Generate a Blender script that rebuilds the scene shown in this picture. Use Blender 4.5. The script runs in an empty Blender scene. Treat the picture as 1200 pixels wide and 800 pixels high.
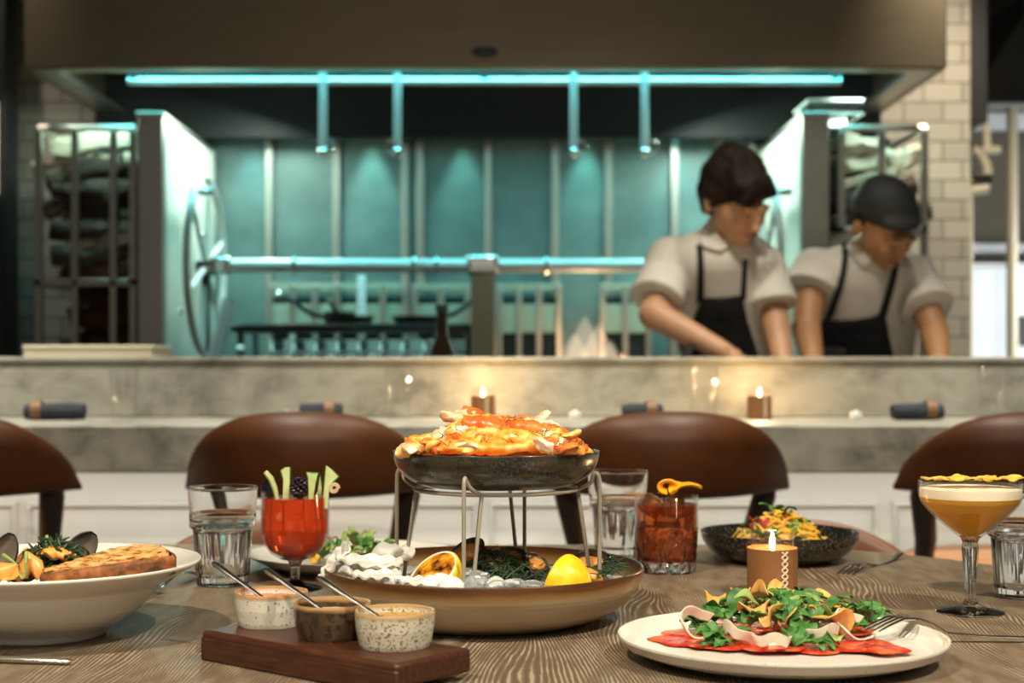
import bpy, bmesh, math, random
from math import sin, cos, pi, radians as R, sqrt
from mathutils import Vector as V, Matrix as Mx, noise
from mathutils.bvhtree import BVHTree

random.seed(7)
SC = bpy.context.scene
COL = SC.collection
ZC = 1.01          # camera height
FP = 1750.0        # focal length in pixels of the 1200 px wide frame
HY = 430.0         # horizon row
TZ = 0.76          # table top height

def P(x, y, d):
    return V(((x - 600.0) / FP * d, d, ZC - (y - HY) / FP * d))
def T(x, y, z=TZ):
    "point on a horizontal surface of height z seen at pixel x,y"
    d = (ZC - z) * FP / (y - HY)
    return V(((x - 600.0) / FP * d, d, z))

# ------------------------------------------------------------------ mesh builder
def chaikin(p, n=2):
    for _ in range(n):
        o = [p[0]]
        for a, b in zip(p, p[1:]):
            o += [(a[0]*.75+b[0]*.25, a[1]*.75+b[1]*.25), (a[0]*.25+b[0]*.75, a[1]*.25+b[1]*.75)]
        o.append(p[-1]); p = o
    return p
class MB:
    def __init__(s): s.v = []; s.f = []
    def add(s, vs, fs, M=None):
        n = len(s.v)
        s.v += [tuple((M @ V(v)) if M is not None else v) for v in vs]
        s.f += [tuple(i + n for i in f) for f in fs]
        return s
    def box(s, a, b, M=None):
        x0, y0, z0 = a; x1, y1, z1 = b
        vs = [(x0,y0,z0),(x1,y0,z0),(x1,y1,z0),(x0,y1,z0),(x0,y0,z1),(x1,y0,z1),(x1,y1,z1),(x0,y1,z1)]
        return s.add(vs, [(0,3,2,1),(4,5,6,7),(0,1,5,4),(1,2,6,5),(2,3,7,6),(3,0,4,7)], M)
    def tube(s, pts, r, n=10, closed=False, flat=1.0, caps=True):
        pts = [V(p) for p in pts]; m = len(pts)
        rs = r if isinstance(r, (list, tuple)) else [r] * m
        tang = []
        for i in range(m):
            if closed: t = pts[(i+1) % m] - pts[i-1]
            elif i == 0: t = pts[1] - pts[0]
            elif i == m-1: t = pts[-1] - pts[-2]
            else: t = pts[i+1] - pts[i-1]
            tang.append(t.normalized() if t.length > 1e-9 else V((0,0,1)))
        up = V((0,0,1)) if abs(tang[0].z) < .9 else V((1,0,0))
        nrm = (up - tang[0] * up.dot(tang[0])).normalized()
        vs = []
        for i in range(m):
            t = tang[i]; nrm = (nrm - t * nrm.dot(t))
            nrm = nrm.normalized() if nrm.length > 1e-6 else t.orthogonal().normalized()
            b = t.cross(nrm)
            for k in range(n):
                a = 2*pi*k/n
                vs.append(tuple(pts[i] + nrm * (sin(a) * rs[i] * flat) + b * (cos(a) * rs[i])))
        fs = []
        L = m if closed else m - 1
        for i in range(L):
            j = (i+1) % m
            for k in range(n):
                l = (k+1) % n
                fs.append((i*n+k, i*n+l, j*n+l, j*n+k))
        if not closed and caps:
            fs.append(tuple(range(n-1, -1, -1))); fs.append(tuple((m-1)*n + k for k in range(n)))
        return s.add(vs, fs)
    def lathe(s, prof, n=64, mod=None, M=None):
        "profile of (r, z); r=0 ends become poles"
        pf = []
        for (a, b) in zip(prof, prof[1:]):
            pf.append(a); L = math.hypot(a[0]-b[0], a[1]-b[1])
            if L > .004:
                e = min(.0007, L*.1)/L
                for q in (e, 1-e): pf.append((a[0]+(b[0]-a[0])*q, a[1]+(b[1]-a[1])*q))
        pf.append(prof[-1]); prof = pf
        vs = []; rows = []
        for (r, z) in prof:
            if r < 1e-7:
                rows.append([len(vs)]); vs.append((0, 0, z))
            else:
                row = []
                for k in range(n):
                    a = 2*pi*k/n
                    rr = r + (mod(a, r, z) if mod else 0)
                    row.append(len(vs)); vs.append((rr*cos(a), rr*sin(a), z))
                rows.append(row)
        fs = []
        for A, B in zip(rows, rows[1:]):
            for k in range(n):
                l = (k+1) % n
                if len(A) == 1 and len(B) == 1: continue
                if len(A) == 1: fs.append((A[0], B[k], B[l]))
                elif len(B) == 1: fs.append((A[k], B[0], A[l]))
                else: fs.append((A[k], B[k], B[l], A[l]))
        return s.add(vs, [tuple(reversed(f)) for f in fs], M)
    def ball(s, c, r, n=14, m=9, M=None):
        rx, ry, rz = r if isinstance(r, (list, tuple)) else (r, r, r)
        c = V(c); vs = [V((0,0,-rz))]
        for j in range(1, m):
            ph = -pi/2 + pi*j/m
            for k in range(n):
                a = 2*pi*k/n
                vs.append(V((rx*cos(ph)*cos(a), ry*cos(ph)*sin(a), rz*sin(ph))))
        vs.append(V((0,0,rz)))
        if M is not None: vs = [M @ v for v in vs]
        vs = [tuple(v + c) for v in vs]
        fs = [(0, 1+(k+1) % n, 1+k) for k in range(n)]
        for j in range(m-2):
            for k in range(n):
                l = (k+1) % n; a = 1+j*n; b = a+n
                fs.append((a+k, a+l, b+l, b+k))
        t = len(vs)-1; a = 1+(m-2)*n
        fs += [(a+k, a+(k+1) % n, t) for k in range(n)]
        return s.add(vs, fs)
    def cap(s, a, b, ra, rb, n=14):
        "tapered capsule"
        a = V(a); b = V(b); d = (b-a); L = d.length
        if L < 1e-6: return s.ball(a, ra)
        d.normalize(); pts = []; rs = []
        for i in range(6):
            t = -pi/2 + (pi/2)*i/5
            pts.append(a + d*sin(t)*ra); rs.append(max(1e-4, cos(t)*ra))
        for i in range(6):
            t = (pi/2)*i/5
            pts.append(b + d*sin(t)*rb); rs.append(max(1e-4, cos(t)*rb))
        return s.tube(pts, rs, n)
    def grid(s, fn, nu, nv, thick=0.0, closeu=False):
        "sheet fn(u,v) with u,v in 0..1; thick>0 closes it into a slab along its normals"
        pts = [[V(fn(i/nu, j/nv)) for j in range(nv+1)] for i in range(nu+1)]
        def q(i, j): return pts[max(0, min(nu, i))][max(0, min(nv, j))]
        N = [[(q(i+1,j)-q(i-1,j)).cross(q(i,j+1)-q(i,j-1)) for j in range(nv+1)] for i in range(nu+1)]
        N = [[(w.normalized() if w.length > 1e-12 else V((0,0,1))) for w in row] for row in N]
        vs = [tuple(pts[i][j] + N[i][j]*thick/2) for i in range(nu+1) for j in range(nv+1)]
        w = nv+1
        fs = [(i*w+j, (i+1)*w+j, (i+1)*w+j+1, i*w+j+1) for i in range(nu) for j in range(nv)]
        if thick > 0:
            o = len(vs)
            vs += [tuple(pts[i][j] - N[i][j]*thick/2) for i in range(nu+1) for j in range(nv+1)]
            fs += [(o+i*w+j, o+i*w+j+1, o+(i+1)*w+j+1, o+(i+1)*w+j) for i in range(nu) for j in range(nv)]
            for i in range(nu):
                fs.append((i*w, o+i*w, o+(i+1)*w, (i+1)*w))
                fs.append((i*w+nv, (i+1)*w+nv, o+(i+1)*w+nv, o+i*w+nv))
            for j in range(nv):
                fs.append((j, j+1, o+j+1, o+j))
                fs.append((nu*w+j, o+nu*w+j, o+nu*w+j+1, nu*w+j+1))
        return s.add(vs, fs)
    def prism(s, poly, z0, z1, M=None):
        n = len(poly)
        vs = [(x, y, z0) for x, y in poly] + [(x, y, z1) for x, y in poly]
        fs = [tuple(range(n-1, -1, -1)), tuple(range(n, 2*n))]
        fs += [(k, (k+1) % n, n+(k+1) % n, n+k) for k in range(n)]
        return s.add(vs, fs, M)
    def jitter(s, amp, freq, seed=0):
        out = []
        for v in s.v:
            p = V(v)*freq + V((seed*7.3, seed*3.1, seed*1.7))
            out.append(tuple(V(v) + noise.noise_vector(p)*amp))
        s.v = out; return s

def obj(name, mb, m, parent=None, smooth=True, bevel=0, seg=2, angle=40, loc=None, rot=None, subsurf=0):
    me = bpy.data.meshes.new(name)
    me.from_pydata(mb.v, [], mb.f)
    bm = bmesh.new(); bm.from_mesh(me)
    bmesh.ops.recalc_face_normals(bm, faces=bm.faces)
    bm.to_mesh(me); bm.free()
    if m: me.materials.append(m)
    if smooth:
        me.shade_smooth(); me.set_sharp_from_angle(angle=R(angle))
    o = bpy.data.objects.new(name, me); COL.objects.link(o)
    if parent is not None: o.parent = parent
    if loc is not None: o.location = loc
    if rot is not None: o.rotation_euler = rot
    if bevel:
        b = o.modifiers.new('bevel', 'BEVEL'); b.width = bevel; b.segments = seg; b.limit_method = 'ANGLE'; b.angle_limit = R(35)
    if subsurf:
        b = o.modifiers.new('sub', 'SUBSURF'); b.levels = subsurf; b.render_levels = subsurf
    return o
def tag(o, label, cat, group=None, kind=None):
    if label: o['label'] = label
    if cat: o['category'] = cat
    if group: o['group'] = group
    if kind: o['kind'] = kind
    return o
def thing(name, label, cat, loc=(0,0,0), rotz=0, group=None, rot=None):
    o = bpy.data.objects.new(name, None); COL.objects.link(o)
    o.location = loc; o.rotation_euler = rot or (0, 0, rotz); o.empty_display_size = .05
    return tag(o, label, cat, group)
def struct(name, mb, m, bevel=0, smooth=False):
    o = obj(name, mb, m, smooth=smooth, bevel=bevel); o['kind'] = 'structure'; return o
def dup(root, loc, rotz=None, label=None, group=None, rot=None, scale=None):
    r = root.copy(); COL.objects.link(r); r.location = loc
    if rotz is not None: r.rotation_euler = (0, 0, rotz)
    if rot is not None: r.rotation_euler = rot
    if scale is not None: r.scale = scale if isinstance(scale, (tuple, list)) else (scale,)*3
    if label: r['label'] = label
    if group: r['group'] = group
    for ch in list(root.children):
        c = ch.copy(); COL.objects.link(c); c.parent = r
        for g in ch.children:
            d = g.copy(); COL.objects.link(d); d.parent = c
    return r

# ------------------------------------------------------------------ materials
def mat(name, col=(.8,.8,.8), rough=.5, metal=0, trans=0, ior=1.45, emit=None, es=0, sss=0, coat=0, spec=.5, alpha=1):
    m = bpy.data.materials.new(name); m.use_nodes = True
    b = m.node_tree.nodes['Principled BSDF']
    b.inputs['Base Color'].default_value = (*col, 1)
    b.inputs['Roughness'].default_value = rough
    b.inputs['Metallic'].default_value = metal
    b.inputs['Transmission Weight'].default_value = trans
    b.inputs['IOR'].default_value = ior
    b.inputs['Specular IOR Level'].default_value = spec
    b.inputs['Coat Weight'].default_value = coat
    b.inputs['Alpha'].default_value = alpha
    if sss:
        b.inputs['Subsurface Weight'].default_value = sss
        b.inputs['Subsurface Radius'].default_value = (.01,.006,.004); b.inputs['Subsurface Scale'].default_value = 1
    if emit:
        b.inputs['Emission Color'].default_value = (*emit, 1); b.inputs['Emission Strength'].default_value = es
    return m
def nd(m, t, **kw):
    n = m.node_tree.nodes.new(t)
    for k, v in kw.items():
        if k in n.inputs: n.inputs[k].default_value = v
        else: setattr(n, k, v)
    return n
def lk(m, a, b): m.node_tree.links.new(a, b)
def pb(m): return m.node_tree.nodes['Principled BSDF']
def coords(m, scale=(1,1,1), rot=(0,0,0), kind='Object'):
    tc = nd(m, 'ShaderNodeTexCoord'); mp = nd(m, 'ShaderNodeMapping')
    mp.inputs['Scale'].default_value = scale; mp.inputs['Rotation'].default_value = rot
    lk(m, tc.outputs[kind], mp.inputs['Vector']); return mp.outputs['Vector']
def ramp(m, fac, stops):
    r = nd(m, 'ShaderNodeValToRGB'); e = r.color_ramp.elements
    while len(e) < len(stops): e.new(.5)
    for el, (p, c) in zip(e, stops):
        el.position = p; el.color = (*c, 1)
    lk(m, fac, r.inputs['Fac']); return r.outputs['Color']
def noisy(m, stops, scale=8, detail=4, sc=(1,1,1), rough=.6, dist=0, bump=0, kind='Object', bdist=.001):
    v = coords(m, sc, kind=kind)
    n = nd(m, 'ShaderNodeTexNoise'); n.inputs['Scale'].default_value = scale; n.inputs['Detail'].default_value = detail
    n.inputs['Roughness'].default_value = rough; n.inputs['Distortion'].default_value = dist
    lk(m, v, n.inputs['Vector'])
    lk(m, ramp(m, n.outputs['Fac'], stops), pb(m).inputs['Base Color'])
    if bump:
        b = nd(m, 'ShaderNodeBump'); b.inputs['Strength'].default_value = bump; b.inputs['Distance'].default_value = bdist
        lk(m, n.outputs['Fac'], b.inputs['Height']); lk(m, b.outputs['Normal'], pb(m).inputs['Normal'])
    return m
def N(name, stops, scale=8, rough=.5, bump=0, bdist=.001, detail=4, sc=(1,1,1), dist=0, nrough=.6, **kw):
    return noisy(mat(name, rough=rough, **kw), stops, scale, detail, sc, nrough, dist, bump, bdist=bdist)

M = {}
# table: limed oak
m = M['oak'] = mat('limed_oak', rough=.42)
v = coords(m, (1, .22, 1))
big = nd(m, 'ShaderNodeTexNoise'); big.inputs['Scale'].default_value = 4.5; big.inputs['Detail'].default_value = 2; lk(m, v, big.inputs['Vector'])
sx = nd(m, 'ShaderNodeSeparateXYZ'); lk(m, v, sx.inputs['Vector'])
ma = nd(m, 'ShaderNodeMath', operation='MULTIPLY_ADD'); lk(m, big.outputs['Fac'], ma.inputs[0]); ma.inputs[1].default_value = .27; lk(m, sx.outputs['X'], ma.inputs[2])
mu = nd(m, 'ShaderNodeMath', operation='MULTIPLY'); lk(m, ma.outputs[0], mu.inputs[0]); mu.inputs[1].default_value = 1750
fine = nd(m, 'ShaderNodeTexNoise'); fine.inputs['Scale'].default_value = 70; fine.inputs['Detail'].default_value = 3; lk(m, v, fine.inputs['Vector'])
ma2 = nd(m, 'ShaderNodeMath', operation='MULTIPLY_ADD'); lk(m, fine.outputs['Fac'], ma2.inputs[0]); ma2.inputs[1].default_value = 7; lk(m, mu.outputs[0], ma2.inputs[2])
si = nd(m, 'ShaderNodeMath', operation='SINE'); lk(m, ma2.outputs[0], si.inputs[0])
brk = nd(m, 'ShaderNodeTexNoise'); brk.inputs['Scale'].default_value = 60; brk.inputs['Detail'].default_value = 5; lk(m, coords(m, (1.4, .35, 1)), brk.inputs['Vector'])
mm = nd(m, 'ShaderNodeMath', operation='MULTIPLY_ADD'); lk(m, brk.outputs['Fac'], mm.inputs[0]); mm.inputs[1].default_value = 2.2; lk(m, si.outputs[0], mm.inputs[2])
mm2 = nd(m, 'ShaderNodeMath', operation='MULTIPLY_ADD'); lk(m, mm.outputs[0], mm2.inputs[0]); mm2.inputs[1].default_value = .27; mm2.inputs[2].default_value = .1
lk(m, ramp(m, mm2.outputs[0], [(.2, (.120,.082,.050)), (.5, (.165,.120,.077)), (.58, (.19,.142,.094)), (.67, (.36,.295,.21))]), pb(m).inputs['Base Color'])
bp = nd(m, 'ShaderNodeBump'); bp.inputs['Strength'].default_value = .25; bp.inputs['Distance'].default_value = .0005
lk(m, mm2.outputs[0], bp.inputs['Height']); lk(m, bp.outputs['Normal'], pb(m).inputs['Normal'])

M['walnut'] = N('walnut_board', [(.3,(.03,.009,.004)),(.6,(.07,.023,.011)),(.8,(.11,.04,.018))], 30, .38, .15, .0005, sc=(1,8,8))
M['leather'] = N('brown_leather', [(.3,(.048,.014,.003)),(.7,(.070,.021,.004))], 14, .5, .25, .0006, spec=.3)
M['leather_seat'] = N('lit_leather_seat', [(.3,(.30,.14,.06)),(.7,(.36,.17,.075))], 14, .45)  # stool leather painted lighter on the seat, as if lit from above
M['leather_chair'] = N('chestnut_leather', [(.3,(.13,.05,.022)),(.7,(.17,.07,.03))], 14, .45)
M['dark_wood'] = N('ebonised_wood', [(.3,(.016,.011,.008)),(.7,(.028,.019,.012))], 18, .35)
M['sleeve'] = N('candle_leather', [(.3,(.22,.09,.03)),(.7,(.29,.125,.04))], 60, .55, .2, .0004)
M['cream_thread'] = mat('cream_thread', (.75,.62,.42), .7)
m = M['marble'] = mat('veined_marble', rough=.5)
v = coords(m)
n1 = nd(m, 'ShaderNodeTexNoise'); n1.inputs['Scale'].default_value = 3.2; n1.inputs['Detail'].default_value = 9; n1.inputs['Distortion'].default_value = 1.4; n1.inputs['Roughness'].default_value = .62; lk(m, v, n1.inputs['Vector'])
n2 = nd(m, 'ShaderNodeTexNoise'); n2.inputs['Scale'].default_value = 14; n2.inputs['Detail'].default_value = 6; n2.inputs['Distortion'].default_value = .8; lk(m, coords(m, (1,1,2), (0,.6,0)), n2.inputs['Vector'])
mx = nd(m, 'ShaderNodeMath', operation='MULTIPLY_ADD'); lk(m, n2.outputs['Fac'], mx.inputs[0]); mx.inputs[1].default_value = .5; lk(m, n1.outputs['Fac'], mx.inputs[2])
lk(m, ramp(m, mx.outputs[0], [(.5,(.11,.105,.085)),(.62,(.19,.182,.148)),(.72,(.26,.25,.205)),(.86,(.33,.32,.265))]), pb(m).inputs['Base Color'])
M['white_paint'] = N('white_paint', [(.3,(.66,.665,.63)),(.7,(.70,.705,.67))], 6, .5)
M['plaster'] = N('dark_plaster', [(.3,(.07,.06,.05)),(.7,(.09,.08,.065))], 5, .8)
M['floor'] = N('floor_boards', [(.3,(.05,.035,.025)),(.7,(.10,.07,.05))], 9, .6, sc=(1,.2,1))
def brickmat(name, c1, c2, mortar):
    m = mat(name, rough=.28)
    tc = nd(m, 'ShaderNodeTexCoord'); mp = nd(m, 'ShaderNodeMapping'); mp.inputs['Rotation'].default_value = (R(90), 0, 0)
    lk(m, tc.outputs['Object'], mp.inputs['Vector'])
    b = nd(m, 'ShaderNodeTexBrick'); lk(m, mp.outputs['Vector'], b.inputs['Vector'])
    b.inputs['Scale'].default_value = 1; b.inputs['Brick Width'].default_value = .15; b.inputs['Row Height'].default_value = .075
    b.inputs['Mortar Size'].default_value = .004; b.inputs['Color1'].default_value = (*c1,1); b.inputs['Color2'].default_value = (*c2,1); b.inputs['Mortar'].default_value = (*mortar,1)
    lk(m, b.outputs['Color'], pb(m).inputs['Base Color']); return m
M['tile'] = brickmat('subway_tile', (.50,.45,.37), (.40,.36,.30), (.20,.18,.15))
M['steel'] = N('brushed_steel', [(.3,(.40,.37,.32)),(.7,(.47,.44,.39))], 5, .36, sc=(1,1,30), metal=1)
M['hood_steel'] = N('hood_steel', [(.3,(.235,.19,.125)),(.7,(.27,.22,.15))], 3, .42, sc=(1,1,12), metal=.85)
M['panel_steel'] = N('wall_panel_steel', [(.25,(.08,.125,.12)),(.5,(.14,.205,.195)),(.75,(.215,.30,.28))], 2.4, .40, metal=.35, sc=(1,1,1.3))
M['side_board'] = N('insulating_board', [(.3,(.60,.63,.55)),(.7,(.72,.74,.66))], 7, .6)
M['dark_steel'] = N('blackened_steel', [(.3,(.02,.02,.02)),(.7,(.045,.042,.038))], 12, .45, metal=.5)
M['soot'] = mat('sooty_filter', (.012,.012,.012), .75)
M['satin'] = mat('satin_steel', (.62,.66,.64), .45, .25)
M['chrome'] = mat('polished_chrome', (.8,.8,.78), .12, 1)
M['cutlery'] = mat('cutlery_steel', (.72,.70,.66), .24, 1)
M['wire'] = mat('taupe_powder_coat', (.30,.26,.20), .4)
M['glass'] = mat('clear_glass', (1,1,1), .0, 0, 1, 1.48)
M['water'] = mat('water', (.97,.98,.96), .0, 0, 1, 1.33)
M['tin_ice'] = mat('clear_ice', (.9,.95,.95), .12, 0, .85, 1.31)
m = M['red_drink'] = mat('red_cocktail', (.80,.075,.012), .05, 0, .68, 1.34)
m = M['amber_drink'] = mat('dark_amber_cocktail', (.60,.13,.03), .03, 0, .95, 1.34)
m = M['orange_drink'] = mat('cloudy_orange_cocktail', (1.0,.45,.035), .12, 0, .15, 1.34, sss=.5)
pb(M['orange_drink']).inputs['Subsurface Scale'].default_value = 1; pb(M['orange_drink']).inputs['Subsurface Radius'].default_value = (.01,.01,.01)
M['foam'] = mat('egg_white_foam', (.86,.74,.55), .6, sss=.2)
M['white_glaze'] = mat('white_glaze', (.74,.70,.62), .22, coat=.4)
def speck(name, base, spot, sc=180, thr=.68, rough=.3, rim=None, rimz=0, low=None, ls=6):
    "glaze with small specks; rim = colour above local height rimz"
    m = mat(name, rough=rough, coat=.3)
    n = nd(m, 'ShaderNodeTexNoise'); n.inputs['Scale'].default_value = sc; n.inputs['Detail'].default_value = 2; lk(m, coords(m), n.inputs['Vector'])
    n3 = nd(m, 'ShaderNodeTexNoise'); n3.inputs['Scale'].default_value = ls; n3.inputs['Detail'].default_value = 5; lk(m, coords(m), n3.inputs['Vector'])
    basec = ramp(m, n3.outputs['Fac'], [(.35, low or base), (.65, base)])
    fac = ramp(m, n.outputs['Fac'], [(thr-.03,(0,0,0)),(thr+.02,(1,1,1))])
    mx = nd(m, 'ShaderNodeMix', data_type='RGBA'); lk(m, fac, mx.inputs[0]); lk(m, basec, mx.inputs[6]); mx.inputs[7].default_value = (*spot,1)
    out = mx.outputs[2]
    if rim:
        sp = nd(m, 'ShaderNodeSeparateXYZ'); lk(m, coords(m), sp.inputs[0])
        nn = nd(m, 'ShaderNodeMath', operation='MULTIPLY_ADD'); lk(m, n3.outputs['Fac'], nn.inputs[0]); nn.inputs[1].default_value = .006; lk(m, sp.outputs['Z'], nn.inputs[2])
        mr = nd(m, 'ShaderNodeMapRange'); lk(m, nn.outputs[0], mr.inputs[0]); mr.inputs[1].default_value = rimz+.0015; mr.inputs[2].default_value = rimz+.0045
        m2 = nd(m, 'ShaderNodeMix', data_type='RGBA'); lk(m, mr.outputs[0], m2.inputs[0]); lk(m, out, m2.inputs[6]); m2.inputs[7].default_value = (*rim,1)
        out = m2.outputs[2]
    lk(m, out, pb(m).inputs['Base Color']); return m
M['plate_glaze'] = speck('speckled_plate_glaze', (.72,.68,.60), (.20,.15,.10), 520, .70)
M['ram_white'] = speck('speckled_white_stoneware', (.66,.62,.52), (.22,.11,.045), 420, .66, rim=(.42,.24,.10), rimz=.0255)
M['ram_heavy'] = speck('freckled_cream_stoneware', (.58,.55,.44), (.20,.12,.05), 460, .585, rim=(.45,.30,.14), rimz=.0255)
M['ram_brown'] = speck('mottled_brown_stoneware', (.085,.048,.022), (.03,.018,.01), 160, .55, rim=(.40,.24,.11), rimz=.0255, low=(.04,.022,.012), ls=20)
M['ram_in'] = mat('cream_inner_glaze', (.72,.62,.48), .25)
M['black_glaze'] = speck('reactive_black_glaze', (.012,.012,.010), (.09,.075,.045), 330, .56, .16, rim=(.05,.04,.03), rimz=.034, low=(.035,.03,.02), ls=14)
M['olive_glaze'] = speck('reactive_olive_glaze', (.045,.045,.032), (.13,.11,.07), 280, .57, .2, low=(.02,.02,.016), ls=20)
M['dark_bowl'] = speck('black_speckled_glaze', (.012,.012,.011), (.09,.075,.05), 300, .6, .14)
m = M['tan_glaze'] = mat('tan_stoneware', rough=.3, coat=.3)
n_ = nd(m, 'ShaderNodeTexNoise'); n_.inputs['Scale'].default_value = 9; n_.inputs['Detail'].default_value = 6; lk(m, coords(m, (1,1,5)), n_.inputs['Vector'])
sp_ = nd(m, 'ShaderNodeSeparateXYZ'); lk(m, coords(m), sp_.inputs[0])
q_ = nd(m, 'ShaderNodeMath', operation='MULTIPLY_ADD'); lk(m, n_.outputs['Fac'], q_.inputs[0]); q_.inputs[1].default_value = .012; lk(m, sp_.outputs['Z'], q_.inputs[2])
r_ = nd(m, 'ShaderNodeMapRange'); lk(m, q_.outputs[0], r_.inputs[0]); r_.inputs[1].default_value = 0; r_.inputs[2].default_value = .062
lk(m, ramp(m, r_.outputs[0], [(.15,(.40,.30,.19)),(.55,(.45,.345,.22)),(.72,(.40,.28,.155)),(.80,(.33,.17,.05)),(.87,(.15,.055,.016)),(.96,(.06,.025,.012))]), pb(m).inputs['Base Color'])
M['board_bread'] = N('toasted_crumb', [(.36,(.16,.05,.012)),(.46,(.50,.24,.06)),(.62,(.72,.46,.18))], 110, .75, .6, .002)
M['crust'] = N('bread_crust', [(.35,(.04,.014,.005)),(.55,(.28,.09,.02)),(.75,(.50,.21,.05))], 60, .6, .5, .002)
M['leaf'] = N('herb_leaf', [(.3,(.03,.10,.018)),(.6,(.075,.22,.04)),(.8,(.16,.33,.08))], 40, .5, sss=.0)
M['leaf_pale'] = N('pale_leaf', [(.3,(.16,.25,.06)),(.6,(.34,.42,.12)),(.8,(.5,.52,.22))], 40, .5)
M['leaf_dark'] = N('dark_kale', [(.3,(.006,.02,.008)),(.7,(.03,.075,.025))], 70, .5)
M['chip'] = N('golden_chip', [(.3,(.62,.27,.05)),(.55,(.80,.46,.13)),(.75,(.88,.62,.26))], 50, .4)
M['onion'] = N('pale_onion', [(.3,(.62,.45,.34)),(.7,(.78,.68,.56))], 40, .3, sss=.2)
M['carpaccio'] = N('red_carpaccio', [(.36,(.38,.015,.010)),(.5,(.62,.04,.018)),(.64,(.80,.16,.04))], 75, .2, .3, .001, sss=.1)
M['petal'] = N('crimson_shred', [(.3,(.25,.01,.015)),(.7,(.45,.05,.04))], 40, .5)
M['peach'] = N('yellow_fruit', [(.3,(.80,.34,.03)),(.7,(.9,.5,.06))], 40, .3, sss=.1)
M['crab'] = N('orange_crab', [(.32,(.78,.15,.02)),(.46,(.90,.34,.04)),(.58,(.92,.50,.12)),(.72,(.95,.74,.42))], 80, .3, .5, .002, sss=.15)
M['crab_red'] = N('red_crab_shell', [(.3,(.62,.07,.015)),(.6,(.85,.22,.04)),(.8,(.92,.45,.16))], 40, .25, .4, .002)
M['crab_meat'] = N('white_crab_meat', [(.3,(.72,.34,.14)),(.5,(.84,.62,.42)),(.75,(.88,.80,.68))], 70, .4, .6, .002, sss=.2)
M['dill'] = N('dark_dill', [(.3,(.008,.022,.010)),(.7,(.03,.075,.02))], 60, .55)
M['ice'] = N('white_ice_salt', [(.3,(.58,.60,.56)),(.7,(.80,.80,.76))], 50, .35, .8, .003, sss=.25)
M['oyster'] = N('oyster_shell', [(.3,(.25,.22,.17)),(.5,(.66,.62,.54)),(.75,(.80,.77,.70))], 55, .35, .8, .003)
M['lemon_skin'] = N('lemon_skin', [(.3,(.80,.47,.01)),(.7,(.90,.60,.02))], 90, .35, .4, .0012, detail=1)
M['lemon_flesh'] = N('lemon_flesh', [(.3,(.80,.50,.05)),(.7,(.92,.75,.25))], 50, .3)
M['lemon_char'] = N('charred_lemon_flesh', [(.40,(.02,.008,.004)),(.47,(.42,.13,.01)),(.6,(.85,.42,.02)),(.8,(.9,.55,.04))], 48, .35, .5, .003, sc=(1,1,.3))
M['mussel'] = N('mussel_shell', [(.3,(.006,.007,.010)),(.6,(.02,.022,.028)),(.8,(.07,.06,.05))], 40, .18, sc=(1,1,1))
M['mussel_in'] = N('mussel_inside', [(.3,(.07,.055,.045)),(.7,(.20,.16,.12))], 20, .2)
M['mussel_meat'] = N('mussel_meat', [(.3,(.62,.20,.03)),(.7,(.85,.42,.10))], 60, .3)
M['noodle'] = N('noodle', [(.3,(.62,.38,.06)),(.7,(.80,.58,.20))], 30, .35)
M['veg_yellow'] = N('grated_yellow', [(.3,(.80,.42,.01)),(.7,(.88,.55,.03))], 30, .5)
M['cucumber'] = N('cucumber_flesh', [(.3,(.42,.50,.16)),(.7,(.62,.68,.34))], 30, .3, sss=.2)
M['cucumber_skin'] = mat('cucumber_skin', (.03,.11,.015), .35)
M['berry'] = mat('blackberry', (.010,.004,.010), .18, coat=.3)
M['wood_pick'] = mat('bamboo', (.55,.42,.22), .5)
M['crisp'] = N('citrus_crisp', [(.3,(.62,.36,.04)),(.6,(.82,.58,.10)),(.8,(.88,.72,.3))], 70, .45)
M['petal_yellow'] = N('orange_peel_flower', [(.3,(.85,.36,.01)),(.7,(.92,.50,.02))], 40, .35)
M['sauce_red'] = N('red_sauce', [(.3,(.45,.06,.02)),(.7,(.62,.16,.05))], 90, .25, .5)
M['sauce_cream'] = N('cream_sauce', [(.3,(.62,.45,.30)),(.7,(.70,.55,.38))], 90, .25)
M['sauce_mustard'] = N('mustard_seed_sauce', [(.3,(.36,.17,.03)),(.7,(.62,.38,.10))], 160, .25, .8)
M['wax'] = mat('candle_wax', (.86,.58,.20), .5, sss=.4, emit=(1,.42,.08), es=.25)  # weak emission puts the flame's glow into the wax
M['flame'] = mat('flame', (1,.8,.5), .5, emit=(1,.72,.36), es=26)
M['fire'] = mat('grill_fire', (1,.7,.4), .5, emit=(1,.86,.70), es=2.2, alpha=.04)
M['ember'] = mat('ember_fire', (1,.5,.2), .5, emit=(1,.5,.22), es=3.2, alpha=.8)
M['skin'] = N('skin', [(.3,(.46,.235,.125)),(.7,(.52,.28,.155))], 12, .5, sss=.1)
M['skin_tan'] = N('tan_skin', [(.3,(.36,.175,.075)),(.7,(.42,.21,.095))], 12, .5, sss=.1)
M['brow'] = mat('eyebrow', (.02,.012,.008), .7)
M['lips'] = mat('lips', (.36,.12,.08), .5)
M['hair'] = N('dark_brown_hair', [(.3,(.008,.005,.003)),(.7,(.022,.013,.008))], 60, .75, .6, .004, sc=(1,1,.3), spec=.2)
M['cap'] = N('black_cap', [(.3,(.014,.014,.014)),(.7,(.03,.03,.028))], 30, .7)
M['shirt'] = N('off_white_shirt', [(.3,(.58,.53,.45)),(.7,(.66,.61,.52))], 16, .8, .4, .004)
M['apron'] = N('black_apron', [(.3,(.006,.006,.007)),(.7,(.012,.012,.013))], 30, .9)
M['trousers'] = mat('dark_trousers', (.02,.02,.022), .85)
M['napkin'] = N('navy_napkin', [(.3,(.018,.023,.032)),(.7,(.032,.04,.052))], 40, .85)
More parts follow.
